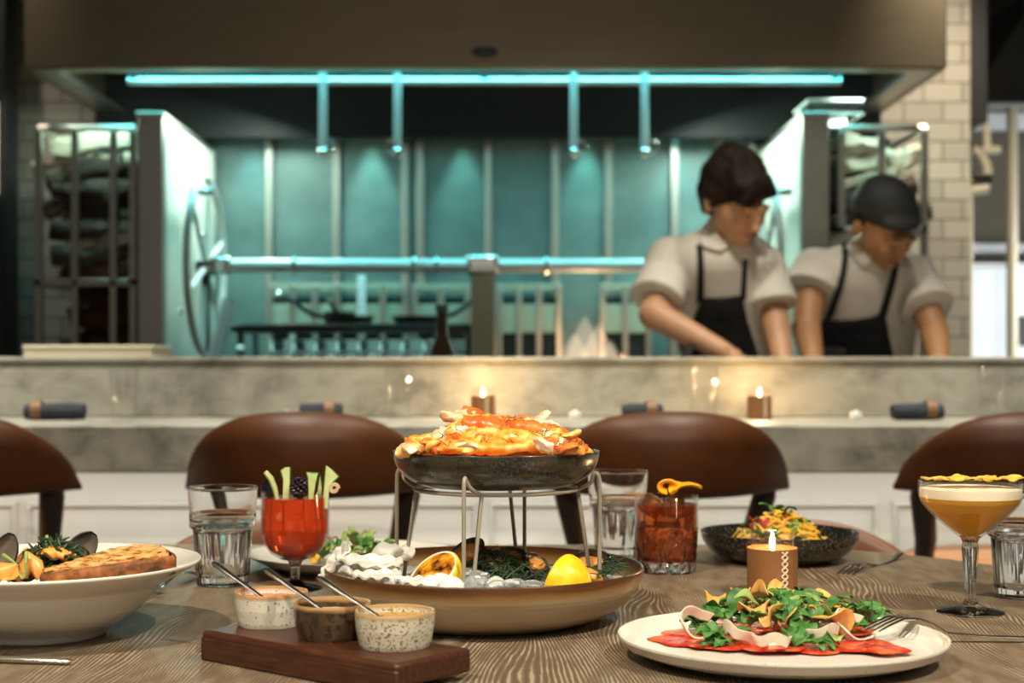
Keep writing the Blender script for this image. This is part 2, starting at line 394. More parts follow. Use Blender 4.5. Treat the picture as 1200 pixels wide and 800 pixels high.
M['ring'] = mat('napkin_ring_leather', (.20,.10,.045), .5)
M['log'] = N('firewood_bark', [(.3,(.02,.012,.007)),(.6,(.06,.04,.024)),(.8,(.13,.09,.055))], 16, .85, .7, .01, sc=(.4,2,2))
M['log_pale'] = N('lit_split_firewood', [(.3,(.42,.36,.24)),(.7,(.74,.67,.50))], 16, .8, .4, .006, sc=(.3,2,2))  # pale split wood, brightened further so the top logs look lit
M['log_red'] = N('red_brown_firewood', [(.3,(.04,.012,.006)),(.7,(.14,.05,.02))], 16, .8, .4, .006, sc=(.3,2,2))
M['black'] = mat('black_paint', (.008,.008,.008), .5)
M['bottle'] = mat('dark_bottle', (.012,.007,.003), .08, coat=.5)
M['blue_white'] = N('pale_steel', [(.3,(.70,.74,.76)),(.7,(.8,.84,.85))], 4, .4)
M['cream_metal'] = mat('warm_steel', (.58,.52,.38), .35, .15)
M['amber_ice'] = mat('amber_ice', (.85,.42,.18), .08, 0, .92, 1.31)
M['emblem'] = mat('emblem_blue_black', (.015,.035,.05), .4)
M['emblem_light'] = mat('emblem_grey', (.10,.13,.13), .4)
M['salt'] = mat('white_dish', (.85,.85,.82), .2)

def arch_glass(name, z0, z1=99):
    "thin-walled glass between local heights z0 and z1 (lets light through), solid refracting glass elsewhere"
    m = mat(name, (1,1,1), 0, 0, 1, 1.48)
    nt = m.node_tree; out = nt.nodes['Material Output']
    tr = nd(m, 'ShaderNodeBsdfTransparent'); gl = nd(m, 'ShaderNodeBsdfGlossy'); gl.inputs['Roughness'].default_value = .02
    lw = nd(m, 'ShaderNodeLayerWeight'); lw.inputs['Blend'].default_value = .5
    pw = nd(m, 'ShaderNodeMath', operation='POWER'); lk(m, lw.outputs['Facing'], pw.inputs[0]); pw.inputs[1].default_value = 3.0
    fr = nd(m, 'ShaderNodeMath', operation='MULTIPLY_ADD'); lk(m, pw.outputs[0], fr.inputs[0]); fr.inputs[1].default_value = .6; fr.inputs[2].default_value = .05
    a = nd(m, 'ShaderNodeMixShader'); lk(m, fr.outputs[0], a.inputs[0]); lk(m, tr.outputs[0], a.inputs[1]); lk(m, gl.outputs[0], a.inputs[2])
    sp = nd(m, 'ShaderNodeSeparateXYZ'); lk(m, coords(m), sp.inputs[0])
    g = nd(m, 'ShaderNodeMath', operation='GREATER_THAN'); lk(m, sp.outputs['Z'], g.inputs[0]); g.inputs[1].default_value = z0
    b = nd(m, 'ShaderNodeMixShader'); lk(m, g.outputs[0], b.inputs[0]); lk(m, pb(m).outputs[0], b.inputs[1]); lk(m, a.outputs[0], b.inputs[2])
    lk(m, b.outputs[0], out.inputs['Surface']); return m
M['coupe_glass'] = arch_glass('coupe_glass', .0775)
M['stem_glass'] = arch_glass('stem_glass', .0345)
M['cut_glass'] = arch_glass('cut_glass', .054)
M['votive'] = arch_glass('votive_glass', -1)
# ================================================================== SETTING
struct('floor', MB().box((-4.5,-3.2,-.1),(4.5,8.6,0)), M['floor'])
struct('ceiling', MB().box((-4.5,-3.2,3.0),(4.5,8.6,3.1)), M['plaster'])
struct('wall_back', MB().box((-1.6,5.82,0),(1.22,5.95,3.0)), M['panel_steel'])
# tiled walls left and right of the hearth
struct('wall_left', MB().box((-2.6,5.72,0),(-1.6,5.95,3.0)), M['tile'])
struct('wall_right', MB().box((1.22,5.72,0),(1.755,5.95,3.0)), M['tile'])
# far room seen right of the tiled pier
struct('wall_far', MB().box((1.0,7.6,0),(4.4,7.7,3.0)), N('olive_plaster', [(.3,(.15,.135,.095)),(.7,(.19,.17,.125))], 4, .7))
struct('trim_1', MB().box((1.76,5.74,1.95),(1.83,5.9,3.0)), M['black'], bevel=.004)
struct('trim_2', MB().box((-2.0,5.3,0),(-1.80,5.45,3.0)), M['black'], bevel=.004)
# vertical cover strips on the steel wall
k = 3
for x in (316, 395, 475, 493, 572, 650, 712, 790, 842, 880):
    c = P(x, 300, 5.81)
    struct('trim_%d' % k, MB().box((c.x-.016, 5.79, .1),(c.x+.016, 5.83, 2.2)), M['steel'], bevel=.004); k += 1
# white panelled wall under the marble counter
struct('wall_front', MB().box((-3.2,3.2,0),(3.2,3.45,.795)), M['white_paint'])
def frame_trim(x0, x1, z0, z1, y):
    global k
    mb = MB(); w = .018
    mb.tube([(x0,y-.004,z0),(x1,y-.004,z0),(x1,y-.004,z1),(x0,y-.004,z1)], .011, 8, closed=True)
    struct('trim_%d' % k, mb, M['white_paint'], bevel=.003); k += 1
for x0, x1 in ((-420,18),(34,556),(576,1026),(1048,1500)):
    a = P(x0, 590, 3.2); b = P(x1, 590, 3.2)
    frame_trim(a.x, b.x, .12, a.z, 3.2)
struct('baseboard_front', MB().box((-3.2,3.185,0),(3.2,3.2,.09)), M['white_paint'], bevel=.004)

# ================================================================== MARBLE BAR
t = thing('marble_counter', 'long grey veined marble dining counter in front of the kitchen pass', 'counter', (0,3.0,0))
obj('counter_slab', MB().box((-3.2,0,.797),(3.2,.52,.893)), M['marble'], t, bevel=.004, seg=3)
t = thing('marble_pass', 'raised marble pass ledge between dining counter and open kitchen', 'counter', (0,3.5,0))
obj('ledge', MB().box((-3.2,0,.893),(3.2,.24,1.022)), M['marble'], t, bevel=.004)
obj('ledge_top', MB().box((-3.2,-.006,1.022),(3.2,.26,1.034)), M['marble'], t, bevel=.003, seg=3)
t = thing('prep_counter', 'steel prep counter behind the marble pass, below the cooks', 'counter', (0,3.78,0))
obj('worktop', MB().box((-1.9,0,.86),(1.6,.30,.90)), M['steel'], t, bevel=.004)
obj('cabinet', MB().box((-1.85,.02,0),(1.55,.26,.86)), M['steel'], t, bevel=.004)

# ================================================================== HOOD
t = thing('range_hood', 'wide brushed steel extractor hood with small oval emblem above the grill', 'hood', (0,4.8,0))
hx0, hx1 = P(27,80,4.8).x, P(1110,80,4.8).x
hz = P(0,80,4.8).z
obj('front_panel', MB().box((hx0,0,hz),(hx1,.03,2.99)), M['hood_steel'], t, bevel=.006)
obj('side_panel', MB().box((hx0,.03,hz),(hx0+.03,.86,2.99)), M['hood_steel'], t)
obj('side_panel', MB().box((hx1-.03,.03,hz),(hx1,.86,2.99)), M['hood_steel'], t)
obj('back_panel', MB().box((hx0,.86,1.88),(hx1,.90,2.99)), M['soot'], t)
fl = MB(); fl.box((hx0+.03,.03,hz),(hx1-.03,.07,hz+.02)); fl.box((hx0+.03,.07,hz),(hx0+.10,.86,hz+.02)); fl.box((hx1-.10,.07,hz),(hx1-.03,.86,hz+.02))
obj('rim_flange', fl, M['steel'], t, bevel=.003)
bf = MB()
for i in range(16):
    x0 = hx0+.15+i*(hx1-hx0-.3)/16
    bf.box((x0,.10,2.22),(x0+.15,.85,2.26)); bf.box((x0+.15,.10,2.20),(x0+.165,.85,2.28))
obj('baffle_filter', bf, M['soot'], t)
c = P(568, 61, 4.8)
em = thing_em = obj('emblem', MB().lathe([(0,.006),(.035,.005),(.04,.0)], 40, M=Mx.Translation((c.x,-.001,c.z)) @ Mx.Rotation(R(90),4,'X') @ Mx.Diagonal((1.05,.48,1,1))), M['emblem'], t)
el = MB().tube([(c.x+.036*cos(a), -.008, c.z+.0155*sin(a)) for a in [2*pi*i/40 for i in range(40)]], .0012, 6, closed=True)
for x0, x1, zz in ((-.024,.024,-.001),(-.012,.012,.007),(-.014,.014,-.009)):
    el.box((c.x+x0,-.0085,c.z+zz-.0011),(c.x+x1,-.006,c.z+zz+.0011))
obj('emblem_lettering', el, M['emblem_light'], em)
# utility rail with hanging hooks
t = thing('hook_rail', 'long steel rail below the front lip of the hood', 'rail', (0,4.95,0))
rz = P(0, 95, 4.95).z
a = P(150,95,4.95).x; b = P(985,95,4.95).x
obj('rail_bar', MB().tube([(a,0,rz),(b,0,rz)], .013, 14), M['satin'], t)
for x in (a+.02, (a+b)/2, b-.02): obj('bracket', MB().box((x-.012,-.012,rz),(x+.012,.012,rz+.30)), M['dark_steel'], t)
hook = None
HK = [(379, 188, 1, 'steel hanging rod with ring end, leftmost of the four under the hood'),
      (466, 188, -1, 'steel hanging rod with ring end, second from left under the hood'),
      (672, 188, 1, 'steel hanging rod with ring end, third from left under the hood'),
      (755, 188, 1, 'steel hanging rod with ring end, rightmost, above the taller cook')]
for x, yb, sgn, lab in HK:
    c = P(x, 92, 4.93)
    if hook is None:
        hook = thing('hanging_rod', lab, 'hook', (c.x,4.93,rz), group='rods hanging from the hood rail')
        L = (yb-97)/FP*4.93
        obj('rod', MB().tube([(0,-.012,.02),(0,-.012,-L+.02)], .0135, 12), M['satin'], hook)
        pr = [(.0+.022*cos(q)+.018, -.012, -L+.035+.022*sin(q)) for q in [2*pi*i/20 for i in range(20)]]
        obj('ring', MB().tube(pr, .005, 8, closed=True), M['chrome'], hook)
        obj('knob', MB().ball((0,-.014,-L+.015), .017), M['chrome'], hook)
        pr = [(0, .0 + .0175*cos(q), .0+.0175*sin(q)) for q in [R(-60)+R(300)*i/14 for i in range(15)]]
        obj('clip', MB().tube(pr, .004, 8), M['chrome'], hook)
    else:
        dup(hook, (c.x,4.93,rz), label=lab, group='rods hanging from the hood rail', rot=(0,0,0), scale=(sgn,1,1))

# ================================================================== HEARTH GRILL
# side screens of the grill
def side_screen(xa, xb, flip, lab):
    t = thing('side_screen', lab, 'grill side panel', (0,4.9,0))
    zt = P(0,133,4.9).z
    x0, x1 = min(xa,xb), max(xa,xb)
    obj('front_post', MB().box((x0,0,.02),(x1,.05,zt)), M['steel'], t, bevel=.004)
    s = -1 if flip else 1
    xi = x1 if not flip else x0
    xo = x0 if not flip else x1
    obj('inner_board', MB().box((min(xi,xi-s*.03),.05,.02),(max(xi,xi-s*.03),.86,zt-.012)), M['side_board'], t, bevel=.003)
    obj('outer_sheet', MB().box((min(xo,xo+s*.01),.05,.02),(max(xo,xo+s*.01),.86,zt-.012)), M['steel'], t)
    obj('top_cap', MB().box((x0-.004,-.004,zt-.012),(x1+.004,.87,zt+.006)), M['steel'], t, bevel=.003)
    bm_ = MB()
    for yy, zz in ((.2,1.62),(.62,1.5),(.25,1.2),(.66,1.1)):
        bm_.ball((xi,yy,zz), .011, 10, 6)
    obj('bolt', bm_, M['chrome'], t)
side_screen(P(161,0,4.9).x, P(191,0,4.9).x, False, 'tall pale side panel of the grill beside the left firewood rack')
side_screen(P(972,0,4.9).x, P(940,0,4.9).x, True, 'tall pale side panel of the grill behind the two cooks')
# lifting wheels in the fore-aft plane
def wheel(x, lab):
    t = thing('lifting_wheel', lab, 'wheel', (x,5.12,P(0,312,5.12).z))
    r = .305
    obj('wheel_rim', MB().tube([(0, r*cos(q), r*sin(q)) for q in [2*pi*i/48 for i in range(48)]], .013, 10, closed=True), M['satin'], t)
    for i in range(6):
        q = R(20+60*i); obj('spoke', MB().tube([(0,.03*cos(q),.03*sin(q)),(.0, r*cos(q), r*sin(q))], .009, 8), M['satin'], t)
    obj('hub', MB().lathe([(0,-.03),(.035,-.03),(.035,.03),(0,.03)], 24, M=Mx.Rotation(R(90),4,'Y')), M['chrome'], t)
    obj('wheel_stand', MB().box((-.012,-.02,-P(0,312,5.12).z+.001),(.012,.02,0)), M['dark_steel'], t)
    obj('wheel_handle', MB().tube([(0,-.17,.235),(.06,-.17,.235)], .013, 10), M['chrome'], t)
    return t
wheel(P(240,0,5.1).x, 'large spoked steel hand wheel on the left end of the grill rail')
wheel(P(897,0,5.1).x, 'large spoked steel hand wheel just right of the taller cook')
# cross rail
t = thing('cross_rail', 'thick steel crossbar spanning the grill between the hand wheels', 'rail', (0,5.12,P(0,311,5.12).z))
xa, xb = P(240,0,5.1).x, P(897,0,5.1).x
obj('bar', MB().tube([(xa,0,0),(xb,0,0)], .0235, 20), M['satin'], t)
cc = P(566,0,5.12).x
obj('collar', MB().box((cc-.055,-.034,-.032),(cc+.055,.034,.034)), M['chrome'], t, bevel=.012, seg=3)
obj('collar', MB().box((xa+.0,-.03,-.03),(xa+.09,.03,.03)), M['chrome'], t, bevel=.012, seg=3)
for x in (345, 486, 512, 640):
    q = P(x,0,5.12).x
    obj('ring', MB().tube([(q,.03*cos(s_),.03*sin(s_)) for s_ in [2*pi*i/20 for i in range(20)]], .006, 8, closed=True), M['chrome'], t)
t = thing('grill_post', 'upright dull steel post under the collar of the crossbar', 'post', (cc,5.12,0))
obj('post', MB().box((-.042,-.03,0),(.042,.03,P(0,311,5.12).z-.03)), M['hood_steel'], t, bevel=.005)
obj('foot_plate', MB().box((-.08,-.07,0),(.08,.07,.015)), M['hood_steel'], t)
t = thing('crank_lever', 'bright polished slanting lever below the left hand wheel', 'lever', (0,5.04,0))
a = P(268,350,5.04); b = P(245,440,5.04)
obj('grip', MB().tube([(a.x,0,a.z),(b.x,0,b.z)], .022, 14), M['blue_white'], t)  # pale colour stands in for the white highlight on the lever
obj('stem', MB().tube([(b.x,0,b.z),(b.x-.02,.02,.0)], .012, 10), M['chrome'], t)
# brick hearth base, grate
t = thing('hearth_base', 'low steel hearth body under the grill', 'grill', (0,5.2,0))
x0, x1 = P(262,0,5.2).x, P(880,0,5.2).x
obj('body', MB().box((x0,.04,0),(x1,.5,.80)), M['dark_steel'], t, bevel=.01)
obj('hearth_plate', MB().box((x0,.0,.80),(x1,.58,.83)), M['steel'], t, bevel=.004)
M['rack_metal'] = mat('dull_rack_metal', (.30,.33,.25), .5, .2)
# slatted rack standing at the back
def slat_rack(xa, xb, lab):
    t = thing('slatted_rack', lab, 'rack', (0,5.66,.83))
    a = P(xa,0,5.66).x; b = P(xb,0,5.66).x
    zt = P(0,332,5.66).z-.83; zm = P(0,356,5.66).z-.83
    obj('back_plate', MB().box((a,.02,0),(b,.04,zt-.05)), M['soot'], t)
    for z0_, z1_, y1_ in ((zt-.03,zt,.05),(zm-.11,zm,.018),(.05,.12,.018)): obj('crossbar', MB().box((a,0,z0_),(b,y1_,z1_)), M['rack_metal'], t, bevel=.003)
    n = max(2, int(round((b-a)/.088)))
    for i in range(n+1):
        x = a+(b-a)*i/n
        obj('slat', MB().box((x-.011,-.012,0),(x+.011,.02,zt)), M['steel'], t, bevel=.003)
slat_rack(316, 475, 'slatted steel rack at the back of the hearth, left of the bottle')
slat_rack(486, 548, 'short slatted rack at the back of the hearth between bottle and post')
slat_rack(585, 655, 'slatted rack at the back of the hearth just right of the post')
slat_rack(706, 760, 'slatted rack at the back of the hearth beside the flames')
# grate under the pans
t = thing('grill_platform', 'dark raised grill shelf carrying two pans', 'grill shelf', (0,5.15,0))
x0, x1 = P(270,0,5.15).x, P(560,0,5.15).x
zt = P(0,379,5.15).z
obj('shelf', MB().box((x0,0,zt-.028),(x1,.36,zt)), M['dark_steel'], t, bevel=.003)
obj('front_edge', MB().tube([(x0,-.008,zt-.006),(x0+.42,-.008,zt-.006)], .006, 8), M['chrome'], t)
for x in (x0+.02, x1-.04):
    obj('leg', MB().box((x,.02,.83),(x+.02,.04,zt-.028)), M['dark_steel'], t); obj('leg', MB().box((x,.32,.83),(x+.02,.34,zt-.028)), M['dark_steel'], t)
t = thing('grill_grate', 'bright ladder-like grill grate below the pan shelf', 'grate', (0,5.2,0))
x0, x1 = P(318,0,5.2).x, P(548,0,5.2).x
z0, z1 = P(0,424,5.2).z, P(0,396,5.2).z
obj('backing', MB().box((x0,.25,z0-.14),(x1,.27,z1)), M['blue_white'], t)  # pale panel painted bright so the cells between bars look lit
g = MB()
n = 9
for i in range(n+1):
    x = x0+(x1-x0)*i/n; g.box((x-.007,.0,z0-.14),(x+.007,.24,z1-.005))
g.box((x0,-.004,P(0,413,5.2).z-.004),(x1,.012,P(0,413,5.2).z+.004))
obj('bars', g, M['dark_steel'], t, bevel=.002)
# pans
def pan(x, y, lab, rz=0, hd=1):
    c = P(x, y, 5.3)
    t = thing('frying_pan', lab, 'pan', (c.x,5.3,zt), rz)
    obj('pan_body', MB().lathe([(0,.002),(.075,.002),(.092,.03),(.095,.03),(.08,0),(0,0)], 32), M['dark_steel'], t)
    obj('handle', MB().tube([(hd*.09,-.0,.028),(hd*.13,-.01,.04),(hd*.20,-.03,.085),(hd*.235,-.035,.1)], [.010,.009,.009,.011], 8), M['black'], t)
    obj('handle_end', MB().ball((hd*.24,-.036,.103), .017, 10, 7), M['chrome'], t)
    return t
pan(408, 376, 'black frying pan with handle pointing left on the grill shelf', 0, -1)
pan(490, 376, 'black frying pan with handle pointing right beside the dark bottle', 0, 1)
t = thing('saucepan', 'small dark saucepan behind the first frying pan', 'pan', (P(398,0,5.42).x,5.42,zt))
obj('pan_body', MB().lathe([(0,.003),(.05,.003),(.055,.05),(.058,.05),(.053,0),(0,0)], 28), M['dark_steel'], t)
obj('handle', MB().tube([(.0,-.055,.045),(-.012,-.09,.06),(-.02,-.12,.09)], .008, 8), M['black'], t)
# dark bottle standing on the pass-side worktop
c = P(518,0,3.95)
t = thing('glass_bottle', 'slim dark bottle standing in front of the grill post', 'bottle', (c.x,3.95,.90))
hb = P(0,357,3.95).z-.90
obj('bottle_body', MB().lathe([(0,0),(.034,0),(.036,.01),(.036,hb*.5),(.030,hb*.58),(.015,hb*.72),(.014,hb*.93),(0,hb*.93)], 32), M['bottle'], t)
obj('bottle_cap', MB().lathe([(0,hb*.93),(.016,hb*.93),(.016,hb),(0,hb)], 24), M['black'], t)
# ladle / spoon stand upright seen lit behind the pans
t = thing('skewer_stand', 'pale upright utensil holder behind the pans', 'utensil holder', (P(424,0,5.5).x,5.5,.83))
obj('upright', MB().box((-.014,-.01,0),(.014,.01,P(0,322,5.5).z-.83)), M['blue_white'], t, bevel=.004)
obj('foot', MB().box((-.05,-.04,0),(.05,.04,.012)), M['blue_white'], t)
# fire
random.seed(3)
FL = [(672,398,.14,.17),(686,392,.15,.23),(702,396,.15,.20),(716,402,.12,.14),(730,404,.03,.09)]
fl0 = None
for i, (x, y, w, h) in enumerate(FL):
    c = P(x, 415, 5.32)
    mb = MB().lathe([(0,0),(w*.45,h*.1),(w*.5,h*.28),(w*.36,h*.5),(w*.17,h*.8),(0,h)], 20)
    mb.jitter(.010, 9, i)
    o = obj('flame', mb, M['fire'] if i < 4 else M['ember'], loc=(c.x,5.32+.04*(i % 2),.965))
    tag(o, ['tall pale flame at the left end of the grill fire','broadest tall flame in the middle of the grill fire','pale flame right of the tallest one','low flame at the right side of the grill fire','small orange flame close to the taller cook\'s elbow'][i], 'flame', 'flames on the grill')
t = thing('fire_basket', 'iron brazier holding the burning embers near the cooks', 'brazier', (P(700,0,5.32).x,5.32,.83))
mb = MB()
for i in range(9): mb.box((-.16+.04*i-.004,-.07,.0),(-.16+.04*i+.004,.07,.125))
mb.box((-.17,-.075,.118),(.17,.075,.128))
obj('basket', mb, M['dark_steel'], t)

# ================================================================== FIREWOOD RACKS
def rack(xp0, xp1, lab, bars, shelfy):
    t = thing('firewood_rack', lab, 'rack', (0,4.92,0))
    a = P(xp0,0,4.92).x; b = P(xp1,0,4.92).x; zt = P(0,146,4.92).z
    D = .42; w = .011
    fr = MB()
    for z_ in (zt-w, .09): obj('rack_frame', MB().tube([(a+w,0,z_),(b-w,0,z_),(b-w,D,z_),(a+w,D,z_)], w, 4, closed=True), M['steel'], t)
    for x in [a+w, b-w]:
        for y in (0, D): obj('post', MB().box((x-w,y-w,0),(x+w,y+w,zt-.02)), M['steel'], t, bevel=.002)
    for xp in bars:
        x = P(xp,0,4.92).x; obj('upright_bar', MB().box((x-w,-w,.1),(x+w,w,zt-.02)), M['steel'], t, bevel=.002)
    zs = P(0,shelfy,4.92).z
    sh = MB().box((a,-w,zs-.012),(b,w,zs+.012)).box((a,w,zs-.012),(b,D-w,zs-.002))
    obj('shelf', sh, M['steel'], t, bevel=.002)
    sh = MB().box((a,-w,.60),(b,D,.62)); obj('shelf', sh, M['steel'], t)
    return a, b, zs, zt
def logm(L, r, seed, split=False):
    mb = MB(); n = 12 if not split else 5
    pts = [(-L/2+L*i/10, 0, 0) for i in range(11)]
    mb.tube(pts, [r*(.92+.12*noise.noise(V((i*.7,seed,0)))) for i in range(11)], n)
    mb.jitter(r*.55, 11, seed); mb.jitter(r*.3, 34, seed+5); return mb
a, b, zs, zt = rack(42, 160, 'open steel rack stacked with firewood left of the grill', (88,133), 331)
rng = random.Random(5)
LL = [(105,165,12,'log_pale',.05),(70,190,9,'log_pale',.16),(135,186,9,'log_pale',-.1),(100,200,13,'log',.2),(110,222,11,'log',.07),(95,238,12,'log',.03),
      (118,253,11,'log',.1),(105,268,12,'log',-.05),(120,284,12,'log_red',.08),(108,298,12,'log',.0),(112,316,12,'log_red',.14)]
LAB = ['pale split log on top of the left firewood stack','short pale log leaning at the upper left of the left rack','round pale log end near the top right of the left rack',
 'dark log just under the pale top log, left rack','long pale-edged log a third down the left stack','dark log in the upper middle of the left stack',
 'dark log in the middle of the left stack','slightly tilted dark log at mid height, left rack','reddish log in the lower half of the left stack','dark log just above the red-brown bottom log, left rack','red-brown log resting on the middle shelf of the left rack']
zprev = None
for i, (x, y, r, mt, tl) in enumerate(LL):
    c = P(x, y, 5.1)
    mb = logm(.27 if x not in (70,) else .2, r/FP*5.1*1.1, i, mt != 'log')
    o = obj('firewood_log', mb, M[mt], loc=(c.x, 5.12+.03*rng.uniform(-1,1), c.z), rot=(rng.uniform(0,3), -tl-rng.uniform(-.06,.12), rng.uniform(-.3,.3)))
    tag(o, LAB[i], 'log', 'logs in the left firewood rack')
for i in range(8):
    for_y = 5.1 + (i % 2)*.1
    o = obj('firewood_log', logm(.27, .04, 40+i), M['log'], loc=(-1.41+.02*(i % 3), 5.28, zs+.05+.052*i), rot=(i, rng.uniform(-.1,.1), rng.uniform(-.1,.1)))
    tag(o, 'dark log in the shaded back row of the left firewood stack', 'log', 'back row logs in the left rack')
for i, (x, y) in enumerate(((128,350),(112,368),(135,376),(120,395),(140,402),(100,405))):
    c = P(x, y, 5.14)
    o = obj('firewood_log', logm(.20, .036, 60+i), M['log' if i % 2 else 'log_red'], loc=(c.x, 5.14+.05*(i % 2), c.z), rot=(i, rng.uniform(-.15,.15), rng.uniform(-.3,.3)))
    tag(o, 'dark log piled under the middle shelf of the left rack', 'log', 'logs under the shelf of the left rack')
a, b, zs, zt = rack(982, 1087, 'open steel rack of firewood behind the shorter cook', (1033,), 270)
RL = [(1010,172,15,'log_pale',.0,.13,'fat pale log on top of the right rack, left of its middle bar'),(1060,182,14,'log_pale',.15,.12,'pale knotted log at the top right of the right rack'),
      (1035,205,7,'log_pale',.27,.27,'thin pale branch slanting across the right rack'),(1015,190,10,'log_pale',.05,.14,'pale log below the fat top log, right rack'),
      (1030,226,13,'log',.2,.26,'dark log slanting up behind the cap of the shorter cook'),(1005,236,11,'log',.1,.13,'dark log at the left post of the right rack'),(1055,244,12,'log',.0,.2,'dark log above the shelf of the right rack'),
      (1068,250,8,'log_pale',1.2,.13,'short pale log standing nearly upright beside the shorter cook'),(1000,258,9,'log',.05,.14,'dark log lying on the shelf, left end of the right rack')]
for i, (x, y, r, mt, tl, L, lab) in enumerate(RL):
    c = P(x, y, 5.1)
    o = obj('firewood_log', logm(L, r/FP*5.1, 80+i, mt != 'log'), M[mt], loc=(c.x, 5.12, c.z), rot=(i, -tl, 0))
    tag(o, lab, 'log', 'logs in the right firewood rack')
for i in range(6):
    o = obj('firewood_log', logm(.24, .04, 140+i), M['log'], loc=(1.20, 5.27, zs+.05+.055*i), rot=(i, rng.uniform(-.1,.1), 0))
    tag(o, 'dark log in the back row of the right firewood rack', 'log', 'back row logs in the right rack')
for i in range(7):
    o = obj('firewood_log', logm(.24, .038, 160+i), M['log'], loc=(1.20, 5.16, .66+.085*i), rot=(i, rng.uniform(-.15,.15), rng.uniform(-.2,.2)))
    tag(o, 'dark log below the shelf of the right firewood rack', 'log', 'logs under the shelf of the right rack')
# pile of folded grill racks on the right side screen
c = P(970,131,5.1)
t = thing('wire_tray_stack', 'ribbed pale wire tray resting on top of the right grill side panel', 'tray', (c.x,5.1,P(0,133,4.9).z+.008))
mb = MB()
for i in range(16):
    x = -.085+.17*i/15
    mb.tube([(x,-.12,.0),(x,-.12,.05),(x,.12,.05),(x,.12,.0)], .004, 6)
obj('wires', mb, M['chrome'], t)
mb = MB()
for zz in (.004, .05): mb.tube([(-.09,-.12,zz),(.09,-.12,zz),(.09,.12,zz),(-.09,.12,zz)], .005, 8, closed=True)
obj('tray_rim', mb, M['side_board'], t)
# tray on the pass
t = thing('serving_tray', 'shallow steel tray at the left end of the marble pass', 'tray', (P(115,0,3.62).x,3.62,1.0345))
tw = (P(188,0,3.62).x-P(43,0,3.62).x)/2
pr = MB(); 
mb = MB().box((-tw+.01,-.08,0),(tw-.01,.10,.004))
obj('tray_base', mb, M['steel'], t)
mb = MB()
mb.tube([(-tw,-.09,.022),(tw,-.09,.022),(tw,.11,.022),(-tw,.11,.022)], .006, 8, closed=True)
for a_, b_ in (((-tw,-.092),(tw,-.088)),((-tw,.108),(tw,.112)),((-tw-.002,-.09),(-tw+.002,.11)),((tw-.002,-.09),(tw+.002,.11))):
    mb.box((a_[0],a_[1],.0),(b_[0],b_[1],.022))
obj('tray_rim', mb, M['cream_metal'], t)

# ================================================================== FAR RIGHT ROOM
t = thing('extraction_canopy', 'slanted steel canopy at the top right beyond the tiled pier', 'hood', (0,6.6,0))
pa = P(1140,112,6.6); pb_ = P(1215,112,6.6)
mb = MB(); z0 = pa.z
mb.add([(pa.x,0,z0),(3.2,0,z0),(3.2,.9,z0),(pa.x,.9,z0),(pa.x+.38,.15,z0+.55),(3.2,.15,z0+.55),(3.2,.9,z0+.55),(pa.x+.38,.9,z0+.55)],
       [(0,3,2,1),(4,5,6,7),(0,1,5,4),(1,2,6,5),(2,3,7,6),(3,0,4,7)])
obj('canopy', mb, M['steel'], t)
obj('canopy_lip', MB().box((pa.x-.02,-.02,z0-.03),(3.2,.02,z0)), M['black'], t)
t = thing('hanging_bar', 'pale horizontal duct just below the steel canopy', 'duct', (0,7.0,0))
q0 = P(1137,132,7.0); 
obj('duct', MB().box((q0.x-.1,0,P(0,150,7.0).z),(3.4,.1,P(0,131,7.0).z)), M['blue_white'], t, bevel=.01)
t = thing('service_pole', 'cream vertical pole right of the sprayer tap', 'pole', (P(1186,0,6.4).x,6.4,0))
obj('pole', MB().tube([(0,0,.9),(0,0,P(0,125,6.4).z)], .024, 14), M['cream_metal'], t)
obj('pole_base', MB().lathe([(0,0),(.07,0),(.07,.88),(.03,.9),(0,.9)], 24), M['blue_white'], t)
t = thing('wall_shelf', 'pale horizontal steel shelf on the far wall, right edge', 'shelf', (0,7.3,0))
obj('shelf_board', MB().box((2.1,0,P(0,296,7.3).z),(4.0,.3,P(0,285,7.3).z)), M['blue_white'], t, bevel=.004)
t = thing('white_worktop', 'bright white kitchen unit below the shelf at the right edge', 'cabinet', (0,6.9,0))
obj('unit_body', MB().box((1.8,0,0),(3.9,.6,P(0,312,6.9).z)), M['blue_white'], t, bevel=.01)
obj('unit_top', MB().box((1.78,-.03,P(0,312,6.9).z),(3.92,.6,P(0,309,6.9).z)), M['blue_white'], t)
mb = MB().box((P(1190,0,6.88).x,-.02,P(0,405,6.88).z),(P(1230,0,6.88).x,0,P(0,370,6.88).z))
obj('control_panel', mb, M['dark_steel'], t, bevel=.003)
# pre-rinse sprayer
t = thing('sprayer_tap', 'arched cream metal sprayer tap beside the tiled pier', 'tap', (P(1150,0,6.0).x,6.0,0))
def q(x, y): 
    p = P(x, y, 6.0); return (p.x-P(1150,0,6.0).x, 0, p.z)
pts = [q(1138,134), q(1146,131), q(1152,138), q(1156,152), q(1157,172)]
obj('hose', MB().tube(pts, [.016]*5, 12), M['cream_metal'], t)
pts = [q(1136,178), q(1143,176), q(1150,182), q(1156,194), q(1158,204)]
obj('spout', MB().tube(pts, [.019]*5, 12), M['cream_metal'], t)
obj('valve', MB().box(q(1150,180)[:1]+(-.03,q(1150,180)[2]),(q(1171,176)[0],.03,q(1171,172)[2])), M['cream_metal'], t, bevel=.006)
a_, b_ = q(1136,211), q(1160,210)
obj('spray_head', MB().tube([a_, b_], [.033,.028], 16), M['chrome'], t)
obj('spray_grip', MB().tube([q(1137,224), q(1157,220)], [.020,.024], 14), M['cream_metal'], t)
obj('riser', MB().tube([q(1136,134),q(1136,480)], .014, 10), M['cream_metal'], t)
obj('riser_base', MB().lathe([(0,0),(.05,0),(.05,.86),(0,.86)], 20, M=Mx.Translation((q(1136,0)[0],0,0))), M['blue_white'], t)
c = P(-6,0,5.28)
